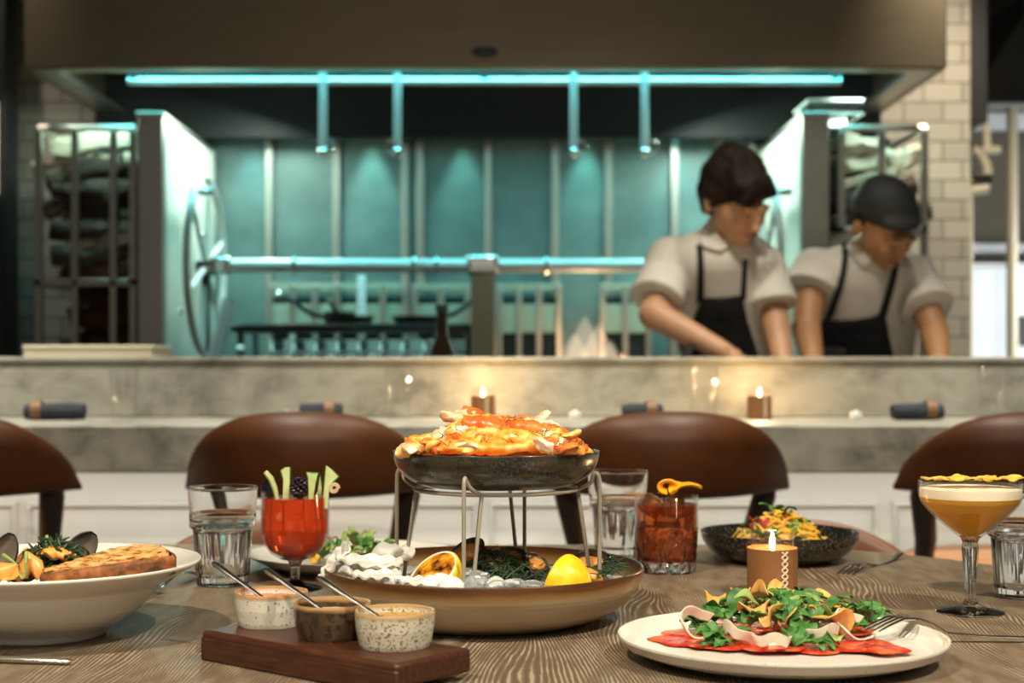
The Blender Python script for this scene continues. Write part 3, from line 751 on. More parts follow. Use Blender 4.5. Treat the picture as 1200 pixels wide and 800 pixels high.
t = thing('wall_lamp', 'narrow glowing wall light at the far left edge', 'lamp', (c.x,5.28,0))
obj('diffuser', MB().box((-.02,-.02,P(0,228,5.28).z),(.006,.02,P(0,118,5.28).z)), mat('lamp_glow',(1,.85,.6),.5,emit=(1,.82,.55),es=1.0), t, bevel=.004)
obj('mount', MB().box((-.02,.02,P(0,228,5.28).z-.02),(.006,.025,P(0,118,5.28).z+.02)), M['black'], t)
# ================================================================== STOOLS AT THE COUNTER
def back_shell(w, h0, h1, wrap, th, y0=0, n=2.6, m=2.1, lean=.04, roll=.045):
    "curved padded back: wide dome outline, wrapping forward (away from camera) at its ends"
    mb = MB()
    nu, nv = 40, 12
    def top(u): return h0 + (h1-h0)*max(0.0, (1-abs(u)**n))**(1/m)
    def f(s, side):
        vs = []
        return vs
    vs = []; fs = []
    for i in range(nu+1):
        u = -1 + 2*i/nu
        ue = max(-.9985, min(.9985, u))
        zt_ = max(top(ue), h0+.012); zb = h0 - .004*(1-u*u)
        cx = w*u; cy = y0 + wrap*u*u
        tx, ty = w, 2*wrap*u; l = sqrt(tx*tx+ty*ty); nx, ny = -ty/l, tx/l      # normal pointing away from camera
        tk = th*(1-.35*abs(u)**6)
        for j in range(2*nv):
            a = 2*pi*(j+.5)/(2*nv)
            # rounded-rectangle section in (thickness, height)
            cz, sz = cos(a), sin(a)
            e = .6
            pz = (abs(sz)**e)*(1 if sz > 0 else -1); px = (abs(cz)**e)*(1 if cz > 0 else -1)
            hz_ = (zt_-zb)/2; z = zb + hz_*(1+pz)
            r_ = min(1, hz_/(tk/2+1e-6))
            k_ = z-h0
            kk = max(0, (k_/(h1-h0)-.55)/.45)
            vs.append((cx + nx*px*tk/2, cy + ny*px*tk/2 - lean*k_/.18 + roll*kk*kk, z))
    w_ = 2*nv
    for i in range(nu):
        for j in range(w_):
            l = (j+1) % w_
            fs.append((i*w_+j, (i+1)*w_+j, (i+1)*w_+l, i*w_+l))
    fs.append(tuple(range(w_))); fs.append(tuple(nu*w_+j for j in range(w_-1,-1,-1)))
    return mb.add(vs, fs)
def make_stool():
    t = thing('counter_stool', 'x', 'stool', (0,2.7,0), group='leather stools at the marble counter')
    H1 = ZC-(482-HY)/FP*2.69; H0 = ZC-(577-HY)/FP*2.8
    bk = obj('backrest', back_shell(.225, H0, H1, .17, .055), M['leather'], t, angle=60)
    # piping along the inside face
    # seat
    sz = .615
    pr = [(0,sz-.03),(.15,sz-.03),(.182,sz-.02),(.192,sz),(.180,sz+.016),(.14,sz+.024),(0,sz+.026)]
    obj('seat', MB().lathe(pr, 48, M=Mx.Translation((0,.30,0)) @ Mx.Diagonal((1,.95,1,1))), M['leather_seat'], t)
    for s in (-1,1):
        obj('back_support', MB().tube([(s*.150,.285,sz-.02),(s*.168,.19,sz+.06),(s*.188,.14,H0-.01),(s*.190,.118,H0+.05)], [.017,.021,.024,.018], 12, flat=.7), M['dark_wood'], t)
    for sx, sy in ((-1,-1),(1,-1),(-1,1),(1,1)):
        obj('leg', MB().tube([(sx*.11,.30+sy*.10,sz-.03),(sx*.19,.30+sy*.18,0)], [.019,.013], 12), M['dark_wood'], t)
    fr = [(sx*.168,.30+sy*.155,.22) for sx, sy in ((-1,-1),(1,-1),(1,1),(-1,1))]
    obj('footrest', MB().tube(fr, .009, 10, closed=True), M['dark_wood'], t)
    return t
SL = [(-89,'brown leather counter stool at the left edge, cut off by the frame'),(350,'brown leather counter stool behind the red cocktail and the tiered stand'),
      (789,'brown leather counter stool behind the amber cocktail and pasta bowl'),(1228,'brown leather counter stool at the right edge behind the coupe cocktail')]
st0 = None
for x, lab in SL:
    c = P(x, 0, 2.70)
    if st0 is None: st0 = make_stool(); st0.location = (c.x,2.7,0); st0['label'] = lab
    else: dup(st0, (c.x,2.7,0), label=lab)

# two dining chairs tucked under the far side of our table
def make_chair():
    t = thing('dining_chair', 'x', 'chair', (0,0,0), group='dining chairs on the far side of the table')
    obj('backrest', back_shell(.205, .64, .772, -.10, .035, n=2.1, m=1.5, lean=0, roll=0), M['leather_chair'], t, angle=60)
    pr = [(0,.40),(.17,.40),(.205,.415),(.215,.44),(.2,.455),(.14,.463),(0,.465)]
    obj('seat', MB().lathe(pr, 48, M=Mx.Translation((0,-.24,0))), M['leather_chair'], t)
    for s in (-1,1):
        obj('back_support', MB().tube([(s*.15,-.09,.44),(s*.15,-.052,.655)], .014, 10), M['dark_wood'], t)
    for sx, sy in ((-1,-1),(1,-1),(-1,1),(1,1)):
        obj('leg', MB().tube([(sx*.13,-.24+sy*.13,.41),(sx*.19,-.24+sy*.19,0)], [.018,.011], 12), M['dark_wood'], t)
    return t
ch = make_chair(); ch.location = (P(305,0,2.32).x,2.33,0); ch.rotation_euler = (0,0,R(3)); ch['label'] = 'tan leather dining chair tucked under the table behind the left water glass'
dup(ch, (P(945,0,2.32).x,2.33,0), R(-6), label='tan leather dining chair tucked under the table behind the dark pasta bowl')

# ================================================================== THINGS ON THE COUNTER
CZ = .8935
def tumbler(h=.113, r=.0405, fl=.0006, water=.068):
    t = thing('water_glass', 'x', 'glass', (0,0,0))
    s = h/.113
    def mod(a, rr, z): return (abs(cos(8*a))*fl*2 if z < .062*s and rr > .02 else 0)
    pr = [(0,0),(.026,0),(.0285,.002),(.0295,.01),(.034*r/.0405,.064*s),(.0375*r/.0405,.067*s),(.0382*r/.0405,.070*s),(.0375*r/.0405,.0735*s),(.0385*r/.0405,.0775*s),(.038*r/.0405,.082*s),
          (r*.985,.110*s),(r,h-.001),(r-.0008,h),(r-.0018,h-.0006),(r*.945,.108*s),(.0358*r/.0405,.082*s),(.0352*r/.0405,.07*s),(.0315*r/.0405,.062*s),(.0265,.014),(.025,.0105),(0,.010)]
    obj('glass_body', MB().lathe(pr, 96, mod=mod), M['glass'], t, angle=50)
    wr = .0315*r/.0405 + (.0352-.0315)*r/.0405*max(0,(water/s-.062)/.008) if water > .062*s else .0265+(.0315-.0265)*(water-.014)/.048
    wp = [(0,.0102),(.0252,.0106),(.0267,.0142),(.0316*r/.0405,.062*s)]
    if water > .063*s: wp += [(.0353*r/.0405,min(water,.07*s))]
    if water > .0705*s: wp += [(.0355*r/.0405, water)]
    wp += [(0, wp[-1][1])]
    obj('water', MB().lathe(wp, 96), M['water'], t, angle=50)
    return t
def highball():
    t = thing('highball_glass', 'x', 'glass', (0,0,0), group='tall empty glasses on the marble counter')
    pr = [(0,0),(.026,0),(.028,.004),(.0325,.115),(.0320,.117),(.0300,.116),(.0252,.014),(.0235,.011),(0,.010)]
    obj('glass_body', MB().lathe(pr, 48), M['votive'], t, angle=50); return t
hb0 = None
for x, lab in ((145,'tall clear glass on the marble counter behind the left stools'),(467,'tall clear glass on the marble counter left of the first candle'),
               (825,'tall clear glass on the marble counter just left of the second candle'),(1163,'tall clear glass at the right end of the marble counter')):
    c = P(x,0,3.36)
    if hb0 is None: hb0 = highball(); hb0.location = (c.x,3.36,CZ); hb0['label'] = lab
    else: dup(hb0, (c.x,3.36,CZ), label=lab)
# candles
def candle():
    t = thing('candle_holder', 'x', 'candle', (0,0,0))
    h = .052
    sl = obj('leather_sleeve', MB().lathe([(.0255,0),(.0275,0),(.0275,h),(.0255,h),(.0255,0)], 64), M['sleeve'], t, angle=50)
    st = MB()
    a0 = R(-90+19)
    for i in range(7):
        z0 = .003+i*.0068; z1 = z0+.0062; da = .13
        for s_ in (-1,1):
            pts = [((.0281)*cos(a0+s_*da*(1-2*q)), .0281*sin(a0+s_*da*(1-2*q)), z0+(z1-z0)*q) for q in (0,.5,1)]
            st.tube(pts, .0009, 6)
    obj('lacing', st, M['cream_thread'], sl)
    obj('votive_glass', MB().lathe([(0,.001),(.0225,.001),(.0235,.004),(.0238,.0685),(.0232,.0692),(.0226,.0685),(.0222,.006),(0,.005)], 64), M['votive'], t, angle=50)
    obj('wax', MB().lathe([(0,.0052),(.0221,.0062),(.0224,.046),(.02,.0455),(.004,.0445),(0,.0445)], 48), M['wax'], t)
    obj('wick', MB().tube([(0,0,.044),(.0005,0,.050)], .0006, 6), M['black'], t)
    obj('flame', MB().lathe([(0,.047),(.0022,.0495),(.0033,.054),(.0026,.060),(.001,.066),(0,.069)], 20), M['flame'], t)
    return t
cd = candle()
c = T(905,696.5); cd.location = (c.x,c.y,TZ); cd['label'] = 'laced brown leather candle holder burning on the dining table'
CANDS = [V((c.x,c.y,TZ))]
for x, lab in ((566,'brown leather candle burning on the marble counter above the tiered stand'),(890,'brown leather candle burning on the marble counter right of the middle stool')):
    c = P(x,0,3.37); dup(cd, (c.x,3.37,CZ), label=lab); CANDS.append(V((c.x,3.37,CZ)))
# rolled napkins with rings
def napkin(x0, x1, xr, lab, first=None):
    c = P((x0+x1)/2,0,3.3); L = (x1-x0)/FP*3.3
    t = thing('rolled_napkin', lab, 'napkin', (c.x,3.3,CZ), R(4), group='rolled napkins on the marble counter')
    mb = MB().tube([(-L/2+L*i/8,0,.0185) for i in range(9)], [.0165,.018,.0185,.018,.018,.0185,.0185,.018,.0165], 20); mb.jitter(.0015,60,1)
    obj('napkin_roll', mb, M['napkin'], t)
    sp = [(-L/2-.0005, .014*(1-i/30)*cos(i*.6), .0185+.014*(1-i/30)*sin(i*.6)) for i in range(30)]
    obj('rolled_edge', MB().tube(sp, .0012, 6), M['napkin'], t)
    xc = (xr-(x0+x1)/2)/FP*3.3
    obj('napkin_ring', MB().lathe([(.0195,-.011),(.0215,-.011),(.0215,.011),(.0195,.011),(.0195,-.011)], 32, M=Mx.Translation((xc,0,.0215)) @ Mx.Rotation(R(90),4,'Y')), M['ring'], t)
napkin(30,99,44,'navy napkin rolled in a leather ring, on the counter above the left stool')
napkin(352,402,386,'navy napkin rolled in a leather ring, above the second stool from left')
napkin(730,776,763,'navy napkin rolled in a leather ring, above the stool behind the amber drink')
napkin(1045,1105,1090,'navy napkin rolled in a leather ring, above the right stool')
# small white dishes
for x, lab in ((336,'tiny white salt dish on the marble counter behind the second stool'),(674,'tiny white salt dish on the marble counter right of the first candle'),(1003,'tiny white salt dish on the marble counter left of the right stool')):
    c = P(x,0,3.34); w = .0135 if x != 336 else .010
    t = thing('salt_dish', lab, 'dish', (c.x,3.34,CZ), group='salt dishes on the marble counter')
    obj('dish', MB().lathe([(0,0),(w*.8,0),(w,.006),(w*1.05,.016),(w*.95,.016),(w*.85,.006),(0,.004)], 28), M['salt'], t)
    obj('salt', MB().lathe([(0,.0035),(w*.8,.005),(w*.8,.012),(w*.4,.018),(0,.02)], 20), M['salt'], t)

# ================================================================== CUTLERY
def fork_mesh(L=.195):
    "handle end at x=0, tine tips at x=L; concave up"
    mb = MB()
    def zc(x):
        q = x/L
        if q < .62: return .004+.010*sin(pi*min(1,q/.62))*.9
        return .004+.012*((q-.62)/.38)**1.5*(1 if q < .9 else 1) + .0
    hp = [0,.02,.06,.10,.125]
    xs = [0,.004,.03,.07,.10,.125,.132,.140,.146]
    wd = [.003,.0055,.005,.0038,.003,.0036,.008,.0118,.0125]
    th = [.0010,.0012,.0012,.0013,.0014,.0012,.0009,.0008,.0008]
    s = L/.195
    vs = []; fs = []; n = 10
    for x, w, t_ in zip(xs, wd, th):
        for k_ in range(n):
            a = 2*pi*k_/n
            vs.append((x*s, w*cos(a), zc(x*s)+t_*sin(a)))
    for i in range(len(xs)-1):
        for k_ in range(n):
            l = (k_+1) % n; fs.append((i*n+k_, i*n+l, (i+1)*n+l, (i+1)*n+k_))
    fs.append(tuple(range(n-1,-1,-1))); fs.append(tuple((len(xs)-1)*n+k_ for k_ in range(n)))
    mb.add(vs, fs)
    for y in (-.0105,-.0035,.0035,.0105):
        pts = []
        for i in range(8):
            x = (.143+.052*i/7)*s
            pts.append((x, y*(1-.12*i/7), zc(x)))
        mb.tube(pts, [.0015,.0015,.0015,.0015,.0014,.0013,.0011,.0007], 8, flat=.8)
    return mb
def lay(o, a, b, z, roll=0, pitch=0):
    d = V((b[0]-a[0], b[1]-a[1], 0)); o.location = (a[0], a[1], z); o.rotation_euler = (roll, pitch, math.atan2(d.y, d.x))
FKM = fork_mesh()
def fork(lab, a, b, z=TZ, roll=0, pitch=0, L=.195, zs=1):
    o = obj('fork', FKM, M['cutlery'], angle=60); tag(o, lab, 'fork'); lay(o, a, b, z, roll, pitch); o.scale = (L/.195, 1, zs); return o
a = T(229,677); b = T(163,704)
fork('steel fork lying between the mussel bowl and the left water glass', (a.x,a.y), (b.x,b.y), TZ+.001, L=(a-b).length*1.0)
a = T(1055,655); b = T(1003,668)
fork('steel fork with tines toward the pasta bowl, right rear of the table', (a.x,a.y), (b.x-.01,b.y-.02), TZ+.0122, roll=pi, L=.19)
o = obj('table_knife', MB().tube([(0,0,.004),(.004,0,.004),(.05,0,.0045),(.10,0,.004),(.115,0,.0035),(.12,0,.003),(.20,0,.0025),(.225,0,.0022)], [.002,.0042,.0045,.0038,.003,.0075,.0085,.002], 12, flat=.45), M['cutlery'])
tag(o, 'steel knife handle at the lower left edge in front of the mussel bowl', 'knife')
a = T(85,779.5); b = T(-90,774); lay(o, (a.x,a.y), (b.x,b.y), TZ)

# ================================================================== DINING TABLE
poly = []
X0, X1, Y0, Y1, rr = -1.7, .66, .55, 2.11, .42
for cx, cy, a0 in ((X1-rr,Y1-rr,0),(X0+rr,Y1-rr,90),(X0+.2,Y0+.2,180),(X1-.2,Y0+.2,270)):
    q = rr if a0 < 180 else .2
    for i in range(17):
        a = R(a0+90*i/16); poly.append((cx+q*cos(a), cy+q*sin(a)))
t = thing('dining_table', 'limed oak dining table with rounded corners carrying the dishes and drinks', 'table', (0,0,0))
obj('tabletop', MB().prism(poly, TZ-.04, TZ), M['oak'], t, bevel=.004, seg=3)
obj('pedestal', MB().lathe([(0,.03),(.07,.03),(.06,.1),(.06,.66),(.16,.715),(0,.715)], 40, M=Mx.Translation((-.5,1.33,0))), M['dark_wood'], t)
obj('table_base', MB().lathe([(0,0),(.36,0),(.36,.015),(.08,.03),(0,.03)], 60, M=Mx.Translation((-.5,1.33,0))), M['dark_wood'], t)

# ================================================================== GLASSES ON THE TABLE
tg = tumbler(); c = T(261,684.5); tg.location = (c.x,c.y,TZ); tg['label'] = 'clear water glass, half full, left of the red cocktail'
c = P(724,0,1.98); dup(tg, (c.x,1.98,TZ), .3, label='clear water glass half hidden behind the right side of the tiered stand')
c = T(1199,699); dup(tg, (c.x,c.y,TZ), .6, label='clear water glass at the right edge behind the coupe cocktail')

# red cocktail in stemmed glass
c = T(346,690)
t = thing('red_cocktail', 'deep red cocktail in a short stemmed glass topped with cucumber and blackberries', 'drink', (c.x,c.y,TZ))
pr = [(0,0),(.028,0),(.030,.0012),(.028,.0025),(.012,.006),(.0062,.010),(.0052,.016),(.0056,.026),(.0085,.032),(.017,.0345),(.028,.041),(.0355,.052),(.0385,.064),(.0387,.08),(.0378,.11),(.0374,.1118),(.0366,.111),(.0372,.08),(.0370,.064),(.0340,.053),(.027,.043),(.016,.0375),(0,.0365)]
obj('stemmed_glass', MB().lathe(pr, 72), M['stem_glass'], t, angle=50)
obj('drink', MB().lathe([(0,.0363),(.0162,.0373),(.0272,.0428),(.0342,.0528),(.0372,.064),(.0374,.08),(.0368,.1035),(0,.1035)], 72), M['red_drink'], t, angle=50)
rc = c
def ribbon(name, pts, w, m_, lab, grp, th=.0018, wdir=V((0,0,1)), edge=None, loc=(0,0,0)):
    pts = [V(p) for p in pts]
    def f(u, v):
        i = min(len(pts)-2, int(u*(len(pts)-1))); q = u*(len(pts)-1)-i
        return pts[i].lerp(pts[i+1], q) + wdir*(v-.5)*w
    o = obj(name, MB().grid(f, (len(pts)-1)*3, 4, th), m_, loc=loc, angle=70); 
    return tag(o, lab, 'garnish', grp)
GL = V((rc.x, rc.y, TZ))
def gp(x, y, dy=0):  # pixel around the glass to local coordinates
    d = rc.y+dy; p = P(x, y, d); return p-GL
# cucumber pieces
def slab(name, poly, dy, th, m_, lab, grp, edge_m=None, yaw=0):
    loc = gp(*poly[0], dy)
    pts = [gp(x,y,dy) for x,y in poly]
    mb = MB().prism([(p.x, p.z) for p in pts], -th/2, th/2, M=Mx(((1,0,0,0),(0,0,1,0),(0,1,0,0),(0,0,0,1))))
    t = thing(name, lab, 'garnish', GL+V((0,dy,0)), 0, group=grp)
    obj('flesh', mb, m_, t, bevel=.0006)
    e = MB().tube([(p.x, 0, p.z) for p in pts[1:-1]], .0011, 8)
    obj('skin_edge', e, M['cucumber_skin'], t); return t
slab('cucumber_ribbon', [(378,596),(380,567),(382,545),(390,551),(397,558),(392,563),(386,570),(384,596)], -.012, .002, M['cucumber'], 'large cucumber ribbon fanned at the right side of the red cocktail', 'cucumber ribbons on the red cocktail')
slab('cucumber_ribbon', [(362,590),(361,560),(359,553),(366,554),(373,554),(370,566),(366,590)], -.016, .002, M['cucumber'], 'cucumber ribbon just right of the centre blackberry', 'cucumber ribbons on the red cocktail')
slab('cucumber_ribbon', [(331,590),(332,562),(329,551),(334,548),(340,547),(340,565),(338,590)], -.014, .002, M['cucumber'], 'upright cucumber ribbon left of the centre blackberry', 'cucumber ribbons on the red cocktail')
slab('cucumber_ribbon', [(371,590),(373,570),(375,556),(377,570),(376,590)], .006, .002, M['cucumber'], 'thin dark-edged cucumber ribbon between two wider ones at right', 'cucumber ribbons on the red cocktail')
cu = obj('cucumber_roll', MB().tube([gp(325,585,-.01), gp(322,572,-.01), gp(317,560,-.012), gp(311,553,-.014)], [.0035,.005,.0055,.0045], 14, flat=.6), M['cucumber'])
cu.location = GL; tag(cu, 'rolled cucumber slice leaning out at the left of the red cocktail', 'garnish', 'cucumber ribbons on the red cocktail')
sp = [gp(384+0,570,-.012)+V((.006*cos(i*.5)*(1-i/40)+.007, 0, .006*sin(i*.5)*(1-i/40)-.002)) for i in range(26)]
o = obj('pale_peel_curl', MB().tube(sp, .0014, 8), M['wood_pick']); o.location = GL; tag(o, 'pale curled peel hanging over the right rim of the red cocktail', 'garnish')
def berry(c, r, lab, sd):
    rg = random.Random(sd); mb = MB().ball((0,0,0), r*.82, 14, 10)
    for i in range(64):
        z = 1-2*(i+.5)/64; a = i*2.39996; q = sqrt(1-z*z)
        mb.ball((r*.86*q*cos(a), r*.86*q*sin(a), r*.95*z), r*.2, 8, 6)
    o = obj('blackberry', mb, M['berry'], loc=c); return tag(o, lab, 'berry', 'blackberries on the red cocktail')
berry(GL+gp(351,571,-.014), .0112, 'blackberry in the middle of the red cocktail garnish', 1)
berry(GL+gp(316,572,-.004), .0095, 'blackberry at the left rim of the red cocktail', 2)

# amber old fashioned
c = T(781,669.5)
t = thing('amber_cocktail', 'dark amber cocktail on ice in a diamond-cut tumbler', 'drink', (c.x,c.y,TZ))
def tri(x): return abs(2*((x/(2*pi)) % 1)-1)
def cut(a, r_, z):
    if z > .052 or r_ < .03: return 0
    w = min(1, (.052-z)/.006, z/.004+.2)
    return -.0028*w*max(0, 1-3.2*min(tri(7*a+z*150), tri(7*a-z*150)))
pr = [(0,.002),(.03,.0005),(.034,0),(.0355,.003)] + [(.0362+.0022*i/14, .003+.050*i/14) for i in range(1,15)] + [(.0388,.062),(.0390,.092),(.0384,.0938),(.0376,.093),(.0368,.06),(.0352,.05),(.033,.02),(.029,.0145),(0,.0125)]
obj('cut_glass', MB().lathe(pr, 168, mod=cut), M['cut_glass'], t, angle=30)
obj('drink', MB().lathe([(0,.0122),(.0292,.0142),(.0332,.02),(.0354,.05),(.037,.06),(.0375,.083),(0,.083)], 72), M['amber_drink'], t, angle=50)
oc = V((c.x,c.y,TZ))
for dx, dy, dz, rt, lab in ((-.018,-.010,.082,(.3,.5,.4),'clear ice cube poking out at the left of the amber cocktail'),(.010,.012,.079,(.1,-.25,.9),'clear ice cube behind the peel in the amber cocktail')):
    o = obj('ice_cube', MB().box((-.011,-.011,-.011),(.011,.011,.011)), M['amber_ice'], bevel=.003, loc=oc+V((dx,dy,dz)), rot=rt); tag(o, lab, 'ice', 'ice cubes in the amber cocktail')
# yellow petal garnish
t = thing('orange_peel_flower', 'yellow petal-shaped peel lying across the rim of the amber cocktail', 'garnish', oc+V((.012,-.012,.094)))
def pet(cx, cz, L, W, ang, curl, yaw=0):
    def f(u, v):
        w = W*sin(pi*min(1,u*.97+.03))**.7*(v-.5)
        x = L*u; z = curl*sin(pi*u)+.25*abs(v-.5)*W
        return Mx.Rotation(yaw,3,'Z') @ (V((x*cos(ang), w, cz+x*sin(ang)+z)) + V((cx,0,0)))
    return MB().grid(f, 14, 8, .0012)
obj('petal', pet(-.008,.003,.038,.026,R(8),.006), M['petal_yellow'], t, angle=80)
obj('petal', pet(-.012,.003,.030,.024,R(14),.006,R(38)), M['petal_yellow'], t, angle=80)
def lpf(u, v):
    q = R(-70)+R(335)*u; r_ = (.0105+.003*sin(q))*(1-.55*v)
    return (-.012+r_*1.15*cos(q), -.006+.012*v, .0085+r_*.85*sin(q)+.002*v)
obj('petal_loop', MB().grid(lpf, 26, 6, .0014), M['petal_yellow'], t, angle=80)

# coupe
c = T(1137,717.5)
cc0 = V((c.x,c.y,TZ))
t = thing('coupe_cocktail', 'cloudy orange cocktail with white foam in a faceted-stem coupe glass', 'drink', cc0)
def fac(a, r_, z):
    return (-.0009*(1-abs(cos(4*a)))*1.4 if .012 < z < .073 and r_ < .013 else 0)
pr = [(0,.0015),(.030,0),(.0335,.0004),(.034,.0014),(.033,.0022),(.018,.0052),(.0085,.009),(.0055,.0135),(.0052,.018),(.0062,.035),(.0082,.058),(.0088,.066),(.0078,.072),(.0098,.0765),(.018,.0825),(.030,.092),(.0425,.104),(.0492,.1125),(.0512,.12),(.0514,.1335),(.0508,.1345),(.0501,.1335),(.0499,.12),(.048,.1135),(.041,.105),(.0285,.0935),(.0165,.0842),(.008,.0785),(0,.0765)]
obj('coupe_glass', MB().lathe(pr, 96, mod=fac), M['coupe_glass'], t, angle=35)
obj('drink', MB().lathe([(0,.0763),(.0081,.0783),(.0167,.084),(.0287,.0933),(.0412,.1048),(.0482,.1133),(.0499,.1175),(0,.1175)], 72), M['orange_drink'], t, angle=50)
obj('foam', MB().lathe([(0,.1176),(.0499,.1176),(.0501,.121),(.0502,.1265),(.047,.1272),(0,.1275)], 72), M['foam'], t, angle=60)
random.seed(11)
for i in range(9):
    x = -.040+.0095*i; 
    rg = random.Random(i+20)
    def f(u, v, i=i, rg=None):
        a = 2*pi*u; r_ = (.010+.0015*sin(5*a+i))*v
        return (r_*cos(a), r_*sin(a), .0012*sin(3*a+i*2)*v)
    o = obj('citrus_crisp', MB().grid(f, 22, 3, .0014), M['crisp'], loc=cc0+V((x+.004, -.012*((i % 3)-1), .1358+.0012*(i % 3))), rot=(rg.uniform(-.14,.14), rg.uniform(-.12,.12), rg.uniform(0,3)))
    tag(o, 'thin golden crisp laid across the rim of the coupe cocktail', 'garnish', 'golden crisps on the coupe')

# ================================================================== SERVING BOARD WITH RAMEKINS
A = V((-.266,1.276,0)); Bv = V((.179,-.148,0)); Cv = V((.055,.067,0))
ang = math.atan2(Bv.y, Bv.x); Lb = Bv.length; Wb = Cv.length
t = thing('serving_board', 'dark walnut board holding three small sauce ramekins', 'board', (A.x,A.y,TZ), ang)
obj('board_block', MB().box((0,0,.006),(Lb,Wb,.0255)), M['walnut'], t, bevel=.004, seg=3)
obj('board_foot', MB().box((.004,.004,0),(Lb-.03,.016,.006)), M['walnut'], t, bevel=.001); obj('board_foot', MB().box((.004,Wb-.016,0),(Lb-.03,Wb-.004,.006)), M['walnut'], t, bevel=.001)
obj('front_lip', MB().box((0,-.0005,.0),(Lb,.004,.02)), M['walnut'], t, bevel=.002)
BT = TZ+.0257
def ramekin(xp, yb, lab, m_, sauce, sp_m=None):
    # base centre on the board
    d = (ZC-BT)*FP/(yb-HY); x = (xp-600)/FP*d
    t = thing('ramekin', lab, 'ramekin', (x,d,BT), group='sauce ramekins on the walnut board')
    r = .0325
    def wob(a, rr, z): return .0005*sin(3*a+1)+.0003*sin(5*a)
    obj('bowl', MB().lathe([(0,.0005),(r*.86,.0),(r*.9,.003),(r*.97,.015),(r,.027),(r-.0008,.029),(r-.0025,.0285),(r-.0035,.02),(r-.004,.008),(r-.008,.004),(0,.004)], 64, mod=wob), m_, t)
    obj('sauce', MB().lathe([(0,.0245 if sauce != 'sauce_cream' else .0215),(r*.5,.024 if sauce != 'sauce_cream' else .021),(r-.0036,.0225 if sauce != 'sauce_cream' else .020),(r-.006,.010),(0,.009)], 40).jitter(.0008,160,xp), M[sauce], t)
    return V((x,d,BT))
r1 = ramekin(317,731,'white speckled ramekin with red sauce, farthest on the walnut board',M['ram_white'],'sauce_red')
r2 = ramekin(388.5,745.5,'dark brown mottled ramekin in the middle of the walnut board',M['ram_brown'],'sauce_cream')
r3 = ramekin(462,756.5,'cream ramekin with brown freckles, nearest on the walnut board',M['ram_heavy'],'sauce_mustard')
for rv, (bx, by), (hx, hy), dd, lab in ((r1,(312,703),(250,659),.05,'small steel spoon standing in the farthest white ramekin'),(r2,(374,711),(311,667),.05,'small steel spoon standing in the dark brown ramekin'),(r3,(439,719),(373,676),.05,'small steel spoon standing in the nearest cream ramekin')):
    a = P(bx,by,rv.y-.002); b = P(hx,hy,rv.y+.035)
    d = (b-a).normalized(); a0 = a - d*.012
    t = thing('sauce_spoon', lab, 'spoon', tuple(a0), 0, group='small steel spoons in the ramekins')
    obj('handle', MB().tube([(0,0,0), d*.03, d*.06, (b-a0)-d*.004, b-a0], [.0020,.0024,.0032,.0040,.0026], 10, flat=.55), M['cutlery'], t)
    obj('spoon_bowl', MB().ball((0,0,0), (.0055,.008,.0025), 16, 8, M=d.to_track_quat('Y','Z').to_matrix().to_4x4()), M['cutlery'], t)
# ================================================================== FOOD HELPERS
def leaf_mesh(kind, L, seed):
    rg = random.Random(seed); mb = MB()
    lobes = {'parsley':[(0,1,.5),(-55,.75,.45),(55,.75,.45),(-25,.95,.4),(25,.95,.4)], 'round':[(0,1,.75)], 'long':[(0,1.3,.34)]}[kind]
    for a, l, w in lobes:
        a = R(a+rg.uniform(-8,8)); l *= L; w *= l; cu = rg.uniform(.1,.35); ph = rg.uniform(0,6)
        def f(u, v):
            ww = w*(sin(pi*min(1, u*.93+.05))**.75)*(1+.22*sin(u*22)*(kind == 'parsley'))*(v-.5)
            x = l*u; z = cu*l*sin(pi*u*.8) + .35*abs(ww) + .06*l*sin(u*9+v*5+ph)
            return (x*cos(a)-ww*sin(a), x*sin(a)+ww*cos(a), z)
        mb.grid(f, 12, 4, .0007)
    mb.tube([(-L*.35,0,-.001),(0,0,0)], .0006, 6)
    return mb
def chip_mesh(r, seed):
    rg = random.Random(seed); p = [rg.uniform(0,6) for _ in range(4)]
    def f(u, v):
        a = 2*pi*u; rr = r*v*(1+.13*sin(2*a+p[0])+.07*sin(5*a+p[1]))
        return (rr*cos(a), rr*sin(a)*.8, r*(.42*v*v*sin(2*a+p[2])+.18*v*sin(3*a+p[3])))
    return MB().grid(f, 30, 6, .0011)
LEAF = {}
def leaf(kind, L, m_, c, rot, lab, grp, seed, cat='leaf', nm='herb_leaf'):
    key = (kind, round(L,3), seed % 4)
    if key not in LEAF: LEAF[key] = leaf_mesh(kind, L, seed % 4)
    o = obj(nm, LEAF[key], M[m_], loc=c, rot=rot, angle=80); return tag(o, lab, cat, grp)
def on_ellipse(cx, cy, a, b, rot, r, th):
    x = a*r*cos(th); y = b*r*sin(th); return cx+x*cos(rot)-y*sin(rot), cy+x*sin(rot)+y*cos(rot)

# ================================================================== FRONT PLATE
pc = P(917,746,1.277)
pc = V((pc.x, 1.283, TZ))
t = thing('dinner_plate', 'large white speckled plate with raised rim, in the right foreground', 'plate', pc)
S_ = Mx.Rotation(R(-8),4,'Z') @ Mx.Diagonal((1.0,.955,1,1))
obj('plate_body', MB().lathe([(0,.004),(.09,.003),(.098,0),(.102,.003),(.12,.006),(.135,.0115),(.1405,.019),(.1400,.0208),(.1385,.0205),(.134,.0135),(.126,.0098),(.10,.0088),(0,.0085)], 112, M=S_), M['plate_glaze'], t, angle=60)
PT = TZ+.009
def pp(x, y, dz=0): # pixel to point on the plate surface raised by dz
    return T(x, y, PT+dz)
CARP = [(808,752,.034),(850,757,.034),(900,760,.036),(955,760,.036),(1010,760,.034),(1035,765,.024),(870,738,.032),(930,738,.034),(985,742,.033),(835,742,.026),(800,745,.02)]
